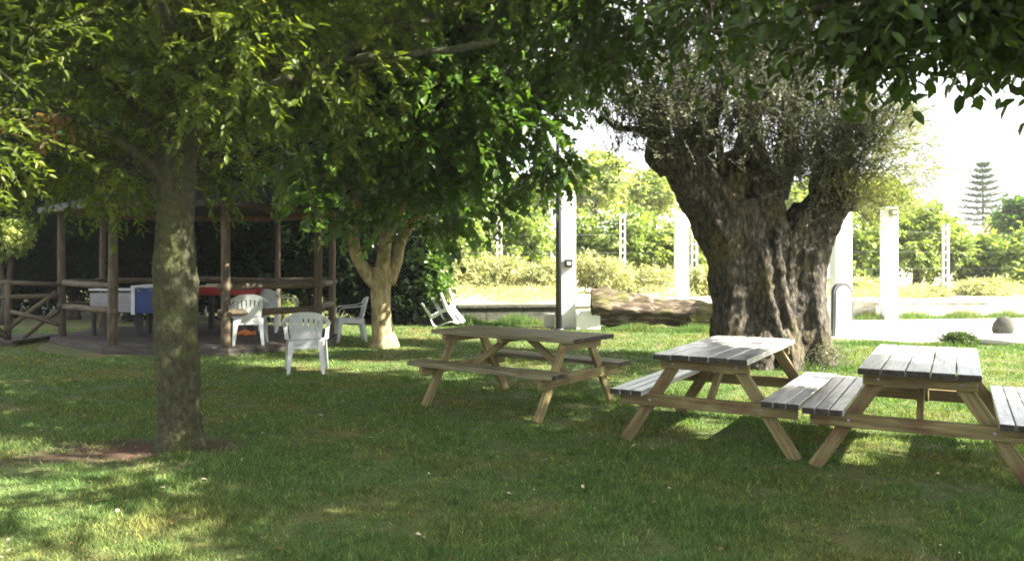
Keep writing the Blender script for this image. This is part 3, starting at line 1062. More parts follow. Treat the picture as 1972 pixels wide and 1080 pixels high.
# long red table further back
rt = thing('red_table', 'long red games table behind the chairs on the pavilion deck', 'table', (-6.1, 15.6, DZ), math.radians(-3))
mb = MB(); mb.beam((0, 0, .78), (1.3, 0, .78), .95, .15); mb.build('cabinet', M['red'], rt, .01)
for y_ in (-.49, .49):
    mb = MB(); mb.beam((-.03, y_, .875), (1.33, y_, .875), .07, .03); mb.build('rim', M['cream'], rt)
for (x, y) in ((.12, -.38), (1.18, -.38), (.12, .38), (1.18, .38)):
    mb = MB(); mb.beam((x, y, 0), (x, y, .71), .09, .09); mb.build('leg', M['black'], rt)

# toys on the deck
ty = MB()
c0 = base(475, 646, DZ)
ty.tube([c0 + Vector((-.16, 0, .03)), c0 + Vector((-.05, .05, .06)), c0 + Vector((.12, 0, .035))], [.03, .06, .02], 8, .3)
ty.tube([c0 + Vector((-.02, -.06, .02)), c0 + Vector((.17, -.03, .06))], [.02, .045], 8, .3)
single(ty.build('plastic_toy', M['orange']), 'small orange plastic toy lying on the deck under a white chair', 'toy')

# lit plant behind the pavilion rail
pp = thing('leafy_plant', 'yellow-green leafy plant behind the pavilion rail, right of the deck chairs', 'plant', (at(543, 600, 17.9).x, 17.9, 0))
mb = MB()
for k in range(5):
    a = k * 1.26
    mb.tube([(0, 0, -.02), (.03 * math.cos(a), .03 * math.sin(a), .2), (.1 * math.cos(a), .1 * math.sin(a), .45)], [.014, .011, .008], 6)
mb.build('stems', M['bark_dark'], pp)
r_ = np.random.default_rng(2)
O_ = np.tile(np.array([[0, 0, .3]]), (46, 1)) + r_.normal(0, .05, (46, 3)); D_ = nrm(r_.normal(0, .6, (46, 3)) + np.array([0, 0, 1.3]))
crown('foliage', pp, r_, O_, D_, [M['leaf_bright'], M['bark_dark']], 'oval', .5, 12, (.10, .04), .3)

# ------------------------------------------------------------------ columns, lamp post, fence posts
def column(px, d, w, zt, label, fixture=None, z0=0.0, cap=False):
    X = (px - 986) / F * d
    t = thing('white_column', label, 'column', (X, d, z0), 0, 'white square columns along the back of the lawn')
    mb = MB(); mb.beam((0, 0, 0), (0, 0, zt - z0), w, w, up=(0, 1, 0)); mb.build('shaft', M['plaster'], t, .008)
    if fixture:
        mb = MB(); z = fixture - z0
        mb.beam((0, -w / 2 - .07, z - .09), (0, -w / 2 - .07, z + .09), .17, .13, up=(0, 1, 0))
        lf = mb.build('wall_lamp', M['lamp_grey'], t, .01)
        mb = MB(); mb.beam((0, -w / 2 - .143, z - .03), (0, -w / 2 - .143, z + .03), .08, .01, up=(0, 1, 0)); mb.build('lens', M['silver'], lf)
    return t


column(1094, 17.6, .31, 2.98, 'white column behind the dark pole, beside a white stone block', fixture=1.42)
column(1312, 20.2, .31, 2.62, 'white column on the terrace left of the olive trunk, above the log', z0=TZ - .02)
column(1619, 16.4, .33, 2.75, 'white column right beside the olive trunk, behind the arched slab')
column(1712, 20.0, .31, 2.80, 'white column with a grey lamp on top, rightmost of the columns', fixture=2.66)

lp = thing('lamp_post', 'tall dark blue-grey metal pole in front of a white column', 'pole', (at(1076, 635, 17.2).x, 17.2, 0))
mb = MB(); mb.tube([(0, 0, 0), (0, 0, 2.5), (0, 0, 6.2)], [.068, .064, .055], 20); mb.build('pole', M['metal_dark'], lp)
mb = MB(); mb.tube([(0, 0, 0), (0, 0, .03), (0, 0, .034)], [.13, .13, .12], 20); mb.build('base_plate', M['metal_dark'], lp)
mb = MB(); mb.tube([(0, 0, 6.2), (0, 0, 6.28), (0, 0, 6.42), (0, 0, 6.5)], [.06, .2, .17, .05], 20); mb.build('lamp_head', M['metal_dark'], lp)

mb = MB()
b = at(1131, 635, 17.4); b.z = 0
mb.beam(b + Vector((-.26, 0, .20)), b + Vector((.26, 0, .20)), .42, .40)
single(mb.build('stone_block', M['plaster'], None, .02), 'white stone block on the grass at the foot of the pole', 'block')
mb = MB()
b = at(1058, 632, 17.9); b.z = 0
mb.beam(b + Vector((-.12, 0, .15)), b + Vector((.12, 0, .15)), .25, .30)
single(mb.build('stone_block', M['concrete'], None, .02), 'small grey stone block on the left of the dark pole', 'block')

# arched white slab leaning by the column
sl = thing('arched_slab', 'white arched stone slab standing in front of the column beside the olive', 'slab', (at(1621, 645, 15.7).x, 15.7, 0), math.radians(12))
for (w2, h2, y0, th, m_, nm) in ((.205, 1.06, 0, .09, 'slab_grey', 'slab'), (.16, .98, -.052, .03, 'plaster', 'face')):
    mb = MB()
    pr = [(-w2 * 1.05, 0), (w2 * 1.05, 0)] + [(w2 * math.cos(a), h2 - w2 + w2 * math.sin(a)) for a in np.linspace(0, math.pi, 13)]
    vs = [(x, y0 - th / 2, z) for x, z in pr] + [(x, y0 + th / 2, z) for x, z in pr]
    k = len(pr)
    mb.add(vs, [tuple(range(k)), tuple(range(2 * k - 1, k - 1, -1))] + [(i, i + k, (i + 1) % k + k, (i + 1) % k) for i in range(k)])
    mb.build(nm, M[m_], sl, .006)

# perforated wire-fence posts on the terrace
FP = [(962, 27.0, 410), (1199, 27.0, 410), (1337, 24.5, 440), (1633, 23.0, 432), (1821, 25.0, 430)]
fence_lab = ['slotted pale fence post standing left of the dark pole', 'slotted pale fence post midway between the dark pole and the olive',
             'slotted pale fence post just right of the terrace column', 'slotted pale fence post right of the column beside the olive',
             'slotted pale fence post at the far right of the wire fence']
fpts = []
for i, (px, d, py) in enumerate(FP):
    q = at(px, py, d)
    h = q.z - TZ
    t = thing('fence_post', fence_lab[i], 'fence post', (q.x, d, TZ - .02), 0, 'slotted posts of the wire fence')
    mb = MB()
    for s in (-1, 1):
        mb.beam((s * .075, 0, 0), (s * .075, 0, h), .05, .09, up=(0, 1, 0))
    z = .12
    while z < h:
        mb.beam((-.05, 0, z), (.05, 0, z), .09, .05)
        z += .24
    mb.build('post', M['concrete'], t)
    fpts.append(Vector((q.x, d, 0)))
wf = thing('wire_fence', 'thin wire fence strung between the slotted posts', 'fence', (0, 25, TZ))
mb = MB()
allp = [Vector((-3, 27, 0))] + fpts + [Vector((24, 26, 0))]
for a, b in zip(allp, allp[1:]):
    for z in (.3, .8, 1.3, 1.9):
        mb.tube([a + Vector((0, -25, z)), b + Vector((0, -25, z))], [.0022, .0022], 4)
mb.build('wires', M['metal_grey'], wf)
# millstone slab with boulder, small bush
c = Vector((9.0, 14.9, 0))
mb = MB(); mb.tube([c, c + Vector((0, 0, .10)), c + Vector((0, 0, .12))], [.98, 1.0, .96], 40, .04)
single(mb.build('round_stone_slab', M['concrete'], None), 'low round pale stone slab at the right edge of the lawn', 'slab')
mb = MB()
mb.tube([(9.22, 15.1, .10), (9.22, 15.1, .18), (9.23, 15.1, .30), (9.23, 15.1, .40), (9.23, 15.1, .44)], [.15, .185, .18, .12, .04], 14, .35, 4)
single(mb.build('boulder', M['boulder']), 'small round grey boulder on the round stone slab', 'boulder')

# ------------------------------------------------------------------ fallen hollow log
lg = MB()
lgc = at(1250, 632, 17.3); lgc.z = 0
mbp = []
nseg, nr = 44, 40
vs = []
for i in range(nseg):
    t = i / (nseg - 1)
    x = -1.30 + 2.75 * t
    y = .25 * math.sin(t * 2.2)
    r = .40 * (1 - .42 * t ** .8)
    if t < .12:
        r *= .86 + 1.2 * t
    zc = .46 - .22 * t
    for k in range(nr):
        a = 2 * math.pi * k / nr
        dr = Vector((0, math.cos(a), math.sin(a)))
        q = Vector((x, y, zc)) + dr * r
        nn = noise.fractal(q * 1.6 + Vector((3, 1, 2)), 1.0, 2.0, 4) * .28 + .06 * math.sin(a * 7 + x * 1.5)
        sc = 1 + nn
        dz = 1.18 if math.sin(a) > 0 else 1.0
        und = .72 if (math.cos(a) < 0 and -.9 < math.sin(a) < -.1 and t < .75) else 1.0   # hollow under the near flank
        vs.append((x + .12 * noise.noise(q * 3), y + math.cos(a) * r * sc * und, max(-.03, zc + math.sin(a) * r * sc * dz)))
fs = []
for i in range(nseg - 1):
    for k in range(nr):
        k2 = (k + 1) % nr
        fs.append((i * nr + k, i * nr + k2, (i + 1) * nr + k2, (i + 1) * nr + k))
b0 = len(vs)
vs.append((-1.12, 0, .5)); vs.append((1.75, .2, .2))
for k in range(nr):
    fs.append((b0, (k + 1) % nr, k))
    fs.append((b0 + 1, (nseg - 1) * nr + k, (nseg - 1) * nr + (k + 1) % nr))
lg.add(vs, fs, smooth=True)
lo = lg.build('fallen_log', M['log'])
lo.location = lgc + Vector((.05, 0, 0)); lo.rotation_euler[2] = math.radians(-4)
single(lo, 'thick bleached log with a mossy broken end lying left of the olive', 'log')

# ------------------------------------------------------------------ trees
TREES = []


def seg(P, i, j=None):
    return P


# --- olive
ol = thing('olive_tree', 'huge old olive tree with a split gnarled trunk behind the middle table', 'tree', (3.75, 11.5, 0))
OC = Vector((3.75, 11.5, 0))


def o(px, py, d=11.5):
    return at(px, py, d) - OC


mb = MB()
random.seed(31)
limbs = []
def L_(pts, r, n=16, amp=.22, flute=.06):
    res = limb(mb, pts, r, None, n, amp, 6, flute)
    return res
# left leaning stem
L_([o(1440, 730, 11.5), o(1436, 650), o(1432, 560), o(1418, 480), o(1375, 400), o(1330, 330), o(1292, 285)], [.50, .46, .44, .42, .40, .36, .30])
L_([o(1500, 725, 11.3), o(1490, 640, 11.3), o(1470, 540, 11.25), o(1450, 460, 11.3), o(1425, 390, 11.35)], [.26, .22, .2, .2, .2])
L_([o(1400, 715, 11.2), o(1405, 640, 11.2), o(1415, 540, 11.25), o(1400, 450, 11.3), o(1370, 380, 11.4)], [.22, .19, .18, .18, .17])
# right stem
L_([o(1565, 735, 11.6), o(1552, 660, 11.6), o(1548, 580, 11.65), o(1552, 500, 11.7), o(1575, 430, 11.7), o(1600, 370, 11.7), o(1590, 310, 11.7)], [.36, .34, .32, .32, .30, .29, .2])
L_([o(1590, 730, 11.3), o(1572, 650, 11.35), o(1560, 560, 11.4), o(1562, 480, 11.4)], [.22, .2, .18, .16])
# back joining mass
L_([o(1510, 720, 11.9), o(1500, 600, 12.0), o(1500, 500, 12.0), o(1480, 420, 12.0), o(1455, 330, 12.0), o(1445, 260, 12)], [.42, .36, .33, .3, .26, .2])
# aerial root like stems in the cleft
L_([o(1540, 710, 11.05), o(1528, 640, 11.05), o(1508, 560, 11.08), o(1497, 480, 11.2), o(1492, 420, 11.4)], [.10, .075, .07, .065, .06], 10)
L_([o(1512, 700, 11.0), o(1500, 640, 11.0), o(1480, 560, 11.02), o(1462, 480, 11.1), o(1452, 430, 11.2)], [.09, .06, .05, .05, .05], 10)
# root swells
L_([o(1470, 720, 11.0), o(1475, 660, 11.05), o(1478, 610, 11.15)], [.16, .13, .07], 12)
L_([o(1525, 730, 10.95), o(1518, 670, 11.0), o(1512, 630, 11.1)], [.15, .12, .06], 12)
L_([o(1600, 735, 11.15), o(1580, 690, 11.2), o(1570, 640, 11.3)], [.17, .12, .08], 12)
# middle mass closing the fork
L_([o(1490, 730, 11.55), o(1485, 640, 11.55), o(1478, 540, 11.6), o(1475, 450, 11.6), o(1465, 380, 11.6), o(1440, 320, 11.6)], [.42, .38, .34, .34, .30, .16])
L_([o(1530, 730, 11.5), o(1528, 640, 11.5), o(1525, 540, 11.55), o(1530, 460, 11.6), o(1555, 400, 11.6)], [.34, .30, .28, .26, .20])
L_([o(1380, 715, 11.5), o(1384, 650, 11.5), o(1390, 580, 11.5)], [.17, .13, .10])
# knobs at the tops of the stems
L_([o(1300, 320), o(1275, 290), o(1262, 262)], [.28, .24, .12], 12, .4)
L_([o(1345, 300), o(1350, 262), o(1352, 235)], [.22, .2, .09], 12, .4)
L_([o(1610, 400, 11.65), o(1625, 345, 11.6), o(1632, 300, 11.6)], [.26, .24, .1], 12, .45)
L_([o(1400, 380, 11.5), o(1412, 330, 11.5), o(1405, 290, 11.5)], [.24, .22, .1], 12, .4)
tr = mb.build('trunk', M['bark_olive'], ol)
rm = tr.modifiers.new('fuse', 'REMESH'); rm.mode = 'VOXEL'; rm.voxel_size = .022; rm.use_smooth_shade = True
tx = bpy.data.textures.new('gnarl', 'CLOUDS'); tx.noise_scale = .22; tx.noise_depth = 5
dm = tr.modifiers.new('gnarl', 'DISPLACE'); dm.texture = tx; dm.strength = .075; dm.mid_level = .5; dm.texture_coords = 'LOCAL'
tx2 = bpy.data.textures.new('ridge', 'VORONOI'); tx2.noise_scale = .10; tx2.distance_metric = 'DISTANCE'
dm2 = tr.modifiers.new('ridge', 'DISPLACE'); dm2.texture = tx2; dm2.strength = .02; dm2.mid_level = .5; dm2.texture_coords = 'LOCAL'
# upper limbs
mbl = MB()
LPTS = []
def UL(pts, r0, r1, n=9):
    LPTS.extend(limb(mbl, pts, r0, r1, n, .25, 6))
UL([o(1285, 290), o(1255, 240), o(1215, 190, 11.3), o(1190, 130, 11.0), o(1180, 60, 10.8)], .12, .03)
UL([o(1330, 290), o(1315, 230), o(1325, 170), o(1310, 100, 11.2), o(1290, 20, 11)], .13, .03)
UL([o(1360, 300), o(1372, 230), o(1395, 150), o(1400, 60, 11.6), o(1390, -40)], .12, .03)
UL([o(1450, 330, 12), o(1440, 240, 12), o(1448, 160, 12), o(1470, 60, 12), o(1490, -60, 12)], .20, .05, 12)
UL([o(1500, 380, 12), o(1520, 300, 12), o(1530, 220, 12), o(1545, 120, 12), o(1570, 0, 12)], .15, .04)
UL([o(1600, 330, 11.7), o(1625, 280, 11.6), o(1650, 220, 11.5), (at(1690, 150, 11.3) - OC), o(1750, 60, 11)], .08, .02)
UL([o(1625, 320, 11.6), o(1670, 250, 11.4), o(1700, 205, 11.2), o(1740, 160, 11)], .035, .015, 7)
UL([o(1270, 270), o(1230, 250, 11.2), o(1185, 245, 10.9), o(1155, 215, 10.7)], .07, .02)
UL([o(1420, 330, 11.2), o(1455, 270, 11.0), o(1470, 200, 10.9)], .05, .015, 7)
UL([o(1585, 320, 11.7), o(1570, 250, 11.6), o(1590, 170, 11.5), o(1600, 80, 11.4)], .07, .02)
UL([o(1390, 330, 11.3), o(1380, 250, 11.1), o(1350, 170, 11.0), o(1345, 90, 10.9)], .06, .015)
UL([o(1500, 400, 11.5), o(1495, 310, 11.2), o(1510, 220, 11.0), o(1500, 120, 10.9)], .06, .015)
UL([o(1560, 400, 11.3), o(1600, 300, 11.1), o(1640, 230, 11.0), o(1660, 160, 10.9)], .05, .012)
UL([o(1300, 300, 11.2), o(1262, 210, 11.0), o(1240, 130, 10.8), o(1235, 50, 10.7)], .05, .012)
mbl.build('limbs', M['bark_olive'], ol)
rng = np.random.default_rng(17)
def ob(px, py, d, rx, ry, rz):
    q = o(px, py, d)
    return (q.x, q.y, q.z, rx, ry, rz)
OB = [ob(1225, 190, 11.2, .62, .7, .62), ob(1300, 230, 11.3, .62, .8, .55), ob(1290, 110, 11.2, .9, 1.0, .6), ob(1395, 200, 11.4, .55, .8, .75),
      ob(1500, 230, 11.4, .55, .8, .75), ob(1550, 140, 11.6, .8, 1.0, .8), ob(1590, 250, 11.5, .42, .6, .5), ob(1650, 270, 11.4, .38, .5, .55),
      ob(1420, 60, 11.6, 1.3, 1.2, .7), ob(1600, 20, 11.6, 1.2, 1.2, .7), ob(1450, -80, 11.7, 2.0, 1.7, .8), ob(1515, 320, 11.2, .42, .4, .40), ob(1470, 250, 11.0, .5, .4, .5), ob(1205, 240, 11.0, .4, .5, .35), ob(1270, 160, 10.9, .6, .4, .5), ob(1600, 330, 11.3, .32, .3, .35), ob(1340, 250, 10.9, .45, .3, .35), ob(1560, 380, 11.2, .25, .3, .25)]
c_, out_ = in_blobs(rng, OB, 700, .25)
bo = branches(ol, c_, LPTS, M['bark_olive'], .011, 520, 'branches', .16)
out_ = nrm(out_ * .45 + np.array([0, 0, .75]))
O_, D_ = clump_sprays(rng, c_, out_, .30, 13, -.45, .38)
crown('crown', ol, rng, O_, D_, [M['leaf_olive'], M['bark_olive']], 'diamond', .56, 30, (.054, .017), .10, updir=.3, side=.6, jitter=.45)
# wispy yellowish shoots on the sunny side
WB = [ob(1665, 310, 11.4, .4, .45, .5), ob(1690, 370, 11.4, .35, .4, .3), ob(1690, 250, 11.2, .42, .5, .5), ob(1735, 290, 11.2, .42, .5, .6), ob(1640, 400, 11.3, .3, .4, .35)]
c_, out_ = in_blobs(rng, WB, 150, .2)
O_, D_ = clump_sprays(rng, c_, nrm(out_ + np.array([.9, 0, .5])), .25, 7, -.1, .5)
crown('side_shoots', ol, rng, O_, D_, [M['leaf_pale'], M['bark_pale']], 'diamond', .42, 16, (.045, .012), .1, updir=.3, side=.7, jitter=.5)
# sprouts standing up from the pollard knobs and hanging round them
O_ = []; D_ = []
for px, py, d, n_, rr in ((1240, 265, 10.95, 110, .22), (1300, 235, 11.0, 130, .28), (1355, 250, 11.0, 150, .28), (1410, 270, 11.1, 80, .26), (1470, 300, 11.1, 70, .26), (1520, 340, 11.1, 70, .24),
                          (1570, 340, 11.2, 130, .28), (1625, 310, 11.25, 200, .3), (1640, 370, 11.25, 130, .25), (1190, 230, 10.8, 130, .32), (1220, 140, 10.8, 170, .42), (1480, 200, 11.0, 190, .45),
                          (1560, 250, 11.1, 190, .4), (1620, 200, 11.1, 190, .45), (1400, 150, 11.0, 190, .45), (1310, 140, 10.9, 190, .42), (1680, 260, 11.2, 150, .4), (1180, 120, 10.7, 110, .35)):
    n_ = int(n_ * .5)
    q = np.array(o(px, py, d))
    v_ = rng.normal(0, 1, (n_, 3)) * rr * np.array([.55, .5, .5])
    O_.append(q + v_); D_.append(v_ * 1.1 / rr + rng.normal(0, .35, (n_, 3)) + np.array([0, -.05, .75]))
crown('sprouts', ol, rng, np.vstack(O_), np.vstack(D_), [M['leaf_olive'], M['bark_olive']], 'diamond', .5, 24, (.056, .017), .12, updir=.3, side=.7, jitter=.5)
# moss and basal suckers
O_ = []; D_ = []
for px, py, d, n_ in ((1585, 700, 11.0, 60), (1600, 690, 11.1, 60), (1560, 715, 10.95, 30), (1600, 430, 11.4, 40)):
    q = np.array(o(px, py, d)); O_.append(q + rng.normal(0, .1, (n_, 3))); D_.append(rng.normal(0, .5, (n_, 3)) + np.array([.1, -.2, .7]))
crown('suckers', ol, rng, np.vstack(O_), np.vstack(D_), [M['leaf_olive'], M['bark_olive']], 'diamond', .22, 12, (.04, .012), .1)

# --- generic broadleaf with given limbs
def broadleaf(name, label, origin, trunk_fn, blobs, mat, bark, seed, n_cl, m_sp, shape, length, k, leaf, droop, clr=.32, shell=.35, br=.02, maxbr=260, spread=.6, updir=.8):
    t = thing(name, label, 'tree', origin)
    random.seed(seed)
    rng = np.random.default_rng(seed)
    mb = MB()
    LP = trunk_fn(mb)
    mb.build('trunk', M[bark], t)
    b = [(q[0] - origin[0], q[1] - origin[1], q[2] - origin[2], *q[3:]) for q in blobs]
    c, out = in_blobs(rng, b, n_cl, shell)
    branches(t, c, LP, M[bark], br, maxbr)
    O, D = clump_sprays(rng, c, out, clr, m_sp, droop, spread)
    crown('crown', t, rng, O, D, [M[mat], M[bark]], shape, length, k, leaf, droop, updir=updir)
    return t


def bl(px, py, d, rx, ry, rz):
    q = at(px, py, d)
    return (q.x, q.y, q.z, rx, ry, rz)


# front-left lawn tree
FO = Vector((-2.67, 6.46, 0))
def f_tr(mb):
    def w(px, py, d=6.46):
        return at(px, py, d) - FO
    LP = []
    base_ = limb(mb, [(0.0, 0, -.05), (0, 0, .06), (-.01, 0, .3), (-.02, 0, .9), (-.035, 0, 1.6), (-.03, .02, 2.3), (.02, .05, 3.2), (.03, .1, 4.4), (0, .1, 5.6), (.05, .15, 6.8)],
                 [.225, .178, .162, .157, .153, .145, .12, .09, .06, .03], None, 44, .14, 12, .022)
    LP += [p for p in base_ if p.z > 1.95]
    for pts, r0, r1 in [
        ([w(345, 400), w(312, 345, 6.4), w(255, 290, 6.2), w(180, 250, 5.9), w(90, 220, 5.5)], .065, .02),
        ([w(345, 330), w(300, 250, 6.3), w(200, 150, 6.2), w(60, 90, 6.0), w(-100, 40, 5.8)], .06, .02),
        ([w(345, 300), w(400, 230, 6.1), w(480, 180, 5.8), w(560, 150, 5.5)], .05, .015),
        ([w(350, 200), w(450, 160, 6.3), w(570, 128, 6.2), w(700, 112, 6.1), w(850, 98, 6.0), w(960, 80, 5.9)], .045, .018),
        ([w(350, 160), w(520, 120, 6.9), w(720, 80, 7.2), w(860, 20, 7.4), w(1000, -60, 7.6)], .05, .018),
        ([w(345, 200), w(330, 100, 5.8), w(310, 0, 5.0), w(300, -100, 4.4)], .06, .02),
        ([w(350, 150), w(250, 60, 7.5), w(120, 0, 8.4)], .05, .02),
        ([w(350, 100), w(420, 0, 5.8), w(600, -150, 5.2), w(800, -300, 4.8)], .06, .02),
        ([w(350, 60), w(500, -100, 7.5), w(700, -200, 8.3)], .05, .02)]:
        LP += limb(mb, pts, r0, r1, 8, .2, 5)[3:]
    return LP


FB = [bl(60, 230, 6.0, .75, .9, .5), bl(200, 270, 6.1, .6, .8, .42), bl(120, 90, 5.9, 1.0, 1.0, .5), bl(300, 120, 6.2, .6, .9, .5), bl(440, 190, 6.0, .45, .7, .4),
      bl(480, 90, 5.8, .6, .8, .4), bl(250, -40, 5.6, 1.3, 1.3, .5), bl(500, -60, 5.8, 1.2, 1.2, .5), bl(650, 60, 6.4, .7, .9, .32), bl(800, 20, 6.6, .8, .9, .3),
      bl(-100, 150, 5.4, .9, 1.0, .8), bl(300, -350, 6.3, 2.4, 2.4, 1.3), bl(-100, -150, 6.3, 1.8, 1.8, .9), bl(130, 330, 7.0, .8, .8, .22), bl(420, 290, 6.8, .5, .6, .25), bl(230, 335, 6.9, .55, .4, .16), bl(480, 320, 7.2, .4, .4, .15), bl(60, 345, 6.6, .5, .5, .16), bl(560, 270, 7.4, .4, .4, .25), 
      bl(750, -200, 6.2, 1.6, 1.6, .7), bl(620, 190, 6.9, .5, .7, .3), bl(300, 290, 7.3, .9, .5, .32), bl(520, 320, 7.7, .6, .5, .28), bl(410, 240, 7.0, .8, .6, .4), bl(640, 230, 7.6, .6, .6, .4), bl(110, 300, 7.2, .8, .5, .3), (.7, 5.1, 4.3, 1.4, 1.1, .45), (.8, 6.8, 4.9, 1.7, 1.2, .5), (.4, 9.3, 5.4, 1.7, 1.4, .5), (-2.0, 9.5, 5.4, 1.9, 1.8, .6), (-5.3, 6.5, 4.6, 1.5, 2.0, .8), (-2.5, 3.4, 5.2, 1.4, 1.2, .5), (-6.9, 6.5, 3.7, 1.8, 2.2, 1.5), (-7.0, 9.0, 4.6, 1.6, 1.6, 1.2)]  # bare-coordinate blobs are unseen foliage added to shade lawn, trunk and pavilion
broadleaf('lawn_tree', 'straight mossy-trunked tree at the left front with low yellow-green foliage', FO, f_tr, FB, 'leaf_front', 'bark_lawn', 41,
          960, 13, 'oval', .42, 20, (.068, .034), .13, .24, .25, .012, 330)
lt = bpy.data.objects['lawn_tree']
for c_ in lt.children:
    if c_.name.startswith('trunk'):
        sb = c_.modifiers.new('sub', 'SUBSURF'); sb.levels = 2; sb.render_levels = 2
        tb_ = bpy.data.textures.new('bark_relief', 'CLOUDS'); tb_.noise_scale = .055; tb_.noise_depth = 3
        db_ = c_.modifiers.new('relief', 'DISPLACE'); db_.texture = tb_; db_.strength = .028; db_.mid_level = .5; db_.texture_coords = 'LOCAL'
        tb2 = bpy.data.textures.new('bark_lumps', 'CLOUDS'); tb2.noise_scale = .3
        db2 = c_.modifiers.new('lumps', 'DISPLACE'); db2.texture = tb2; db2.strength = .05; db2.mid_level = .5; db2.texture_coords = 'LOCAL'
rng = np.random.default_rng(5)
c_, out_ = in_blobs(rng, [tuple(np.array(bl(120, 210, 5.4, .05, .08, .09)) - np.array([*FO, 0, 0, 0])), tuple(np.array(bl(60, 245, 5.4, .07, .08, .06)) - np.array([*FO, 0, 0, 0])),
                          tuple(np.array(bl(310, 165, 5.6, .05, .05, .05)) - np.array([*FO, 0, 0, 0]))], 6, .2)
O_, D_ = clump_sprays(rng, c_, out_, .06, 4, .4, .5)
crown('browned_leaves', lt, rng, O_, D_, [M['leaf_autumn'], M['bark_lawn']], 'oval', .12, 6, (.06, .034), .5)

# mulberry with the pale forked trunk
MO = Vector((at(740, 668, 13.8).x, 13.8, 0))
def m_tr(mb):
    def w(px, py, d=13.8):
        return at(px, py, d) - MO
    limb(mb, [(.0, 0, -.05), (0, 0, .05), (-.02, 0, .25), (-.05, 0, .6), (-.06, 0, .95), (-.05, 0, 1.22), (-.06, 0, 1.38)], [.31, .25, .19, .165, .16, .185, .15], None, 24, .12, 6, .02)
    LP = []
    for pts, r0, r1 in [
        ([w(722, 545), w(700, 515, 13.7), w(684, 480, 13.6), w(682, 430, 13.6), w(690, 370, 13.5), w(680, 300, 13.4), w(640, 220, 13.2), w(600, 150, 13)], .13, .04),
        ([w(735, 545), w(738, 500, 13.75), w(746, 455, 13.7), (w(770, 400, 13.7)), w(800, 330, 13.6), w(830, 240, 13.4), w(860, 150, 13.2), w(900, 40, 13)], .13, .04),
        ([w(748, 545), w(762, 510, 13.9), w(772, 465, 14.0), w(800, 420, 14.0), w(850, 370, 13.8), w(920, 320, 13.6), w(1000, 290, 13.4)], .12, .03),
        ([w(735, 540, 13.9), w(740, 480, 14.2), w(720, 400, 14.5), w(700, 300, 14.8), w(690, 180, 15)], .11, .03),
        ([w(690, 370, 13.5), w(640, 350, 13.2), w(590, 370, 13.0)], .04, .015),
        ([w(830, 250, 13.4), w(920, 210, 13.2), w(1020, 200, 13.1), w(1090, 240, 13)], .05, .015)]:
        LP += limb(mb, pts, r0, r1, 10, .18, 5)[6:]
    return LP


MBL = [bl(860, 250, 13.2, .95, 1.0, .75), bl(960, 310, 13.2, .75, .9, .55), bl(1040, 270, 13.1, .55, .7, .5), bl(780, 340, 13.4, .6, .8, .35), bl(900, 390, 13.4, .55, .7, .38),
       bl(700, 230, 13.2, .9, 1.0, .8), bl(600, 300, 13.0, .6, .8, .4), bl(620, 395, 12.9, .55, .5, .22), bl(800, 100, 13.4, 1.6, 1.6, .9), bl(960, 130, 13.2, 1.0, 1.2, .8),
       bl(620, 120, 13.5, 1.4, 1.5, .9), bl(830, -80, 13.6, 2.3, 2.1, 1.2), bl(1060, 60, 13.4, .8, 1.0, .7), bl(830, 440, 13.9, .35, .4, .25), bl(600, -120, 14.2, 1.8, 1.8, 1.0), bl(1085, 285, 12.9, .35, .5, .28), bl(1120, 130, 12.6, .6, .7, .45), (-3.4, 12.7, 5.3, 2.0, 1.8, .8), (-4.6, 14.0, 5.0, 2.2, 2.0, .8), (-6.8, 14.6, 5.4, 2.2, 2.2, .9), (-5.0, 16.5, 5.6, 2.6, 2.0, .9), (-1.5, 12.4, 6.2, 2.2, 1.6, .8), bl(700, 330, 12.8, .7, .6, .35), bl(640, 405, 12.7, .55, .3, .17), bl(700, 390, 12.9, .3, .25, .25), bl(790, 400, 13.1, .4, .3, .3), bl(850, 430, 13.2, .35, .3, .28), bl(580, 400, 12.6, .3, .3, .15), bl(880, 170, 12.7, 1.0, .8, .6)]  # bare-coordinate blobs are high foliage added to shade the pavilion
broadleaf('mulberry_tree', 'tree with a pale forked trunk and broad green leaves beside the chairs', MO, m_tr, MBL, 'leaf_mulb', 'bark_pale', 43,
          1260, 10, 'heart', .48, 13, (.135, .105), .35, .34, .35, .016, 330)

# overhanging tree at right, its trunk outside the picture
RO = Vector((6.3, 2.2, 0))
def r_tr(mb):
    LP = []
    b_ = limb(mb, [(0, 0, -.05), (.02, 0, .4), (0, .05, 1.5), (-.1, .1, 2.6), (-.15, .1, 4.0), (-.1, .1, 5.5), (0, 0, 7)], [.32, .25, .22, .2, .15, .1, .05], None, 20, .12, 6, .02)
    LP += [p for p in b_ if p.z > 2.3]
    for tx_, ty_, tz_ in ((-3.4, 2.6, 3.4), (-2.2, 3.2, 3.6), (-4.2, 1.2, 4.2), (-3.6, -.6, 4.6), (-1.0, 3.4, 3.9), (1.5, 2.8, 4.4), (3.2, 1, 4.6), (2.2, -2, 4.6), (-1.5, -2.4, 4.8), (-3, 2, 5.6), (-1, 2.5, 6), (-4.6, 2.4, 3.6), (-5.0, 5.0, 4.3), (-5.7, 5.8, 4.3), (-4.2, 4.6, 4.0)):
        LP += limb(mb, [(-.1, .1, 2.5 + random.random()), (tx_ * .35, ty_ * .35, 2.7 + (tz_ - 2.5) * .5 + .3), (tx_ * .7, ty_ * .7, tz_ * .95 + .1), (tx_, ty_, tz_)], .09, .02, 8, .2, 5)[4:]
    return LP


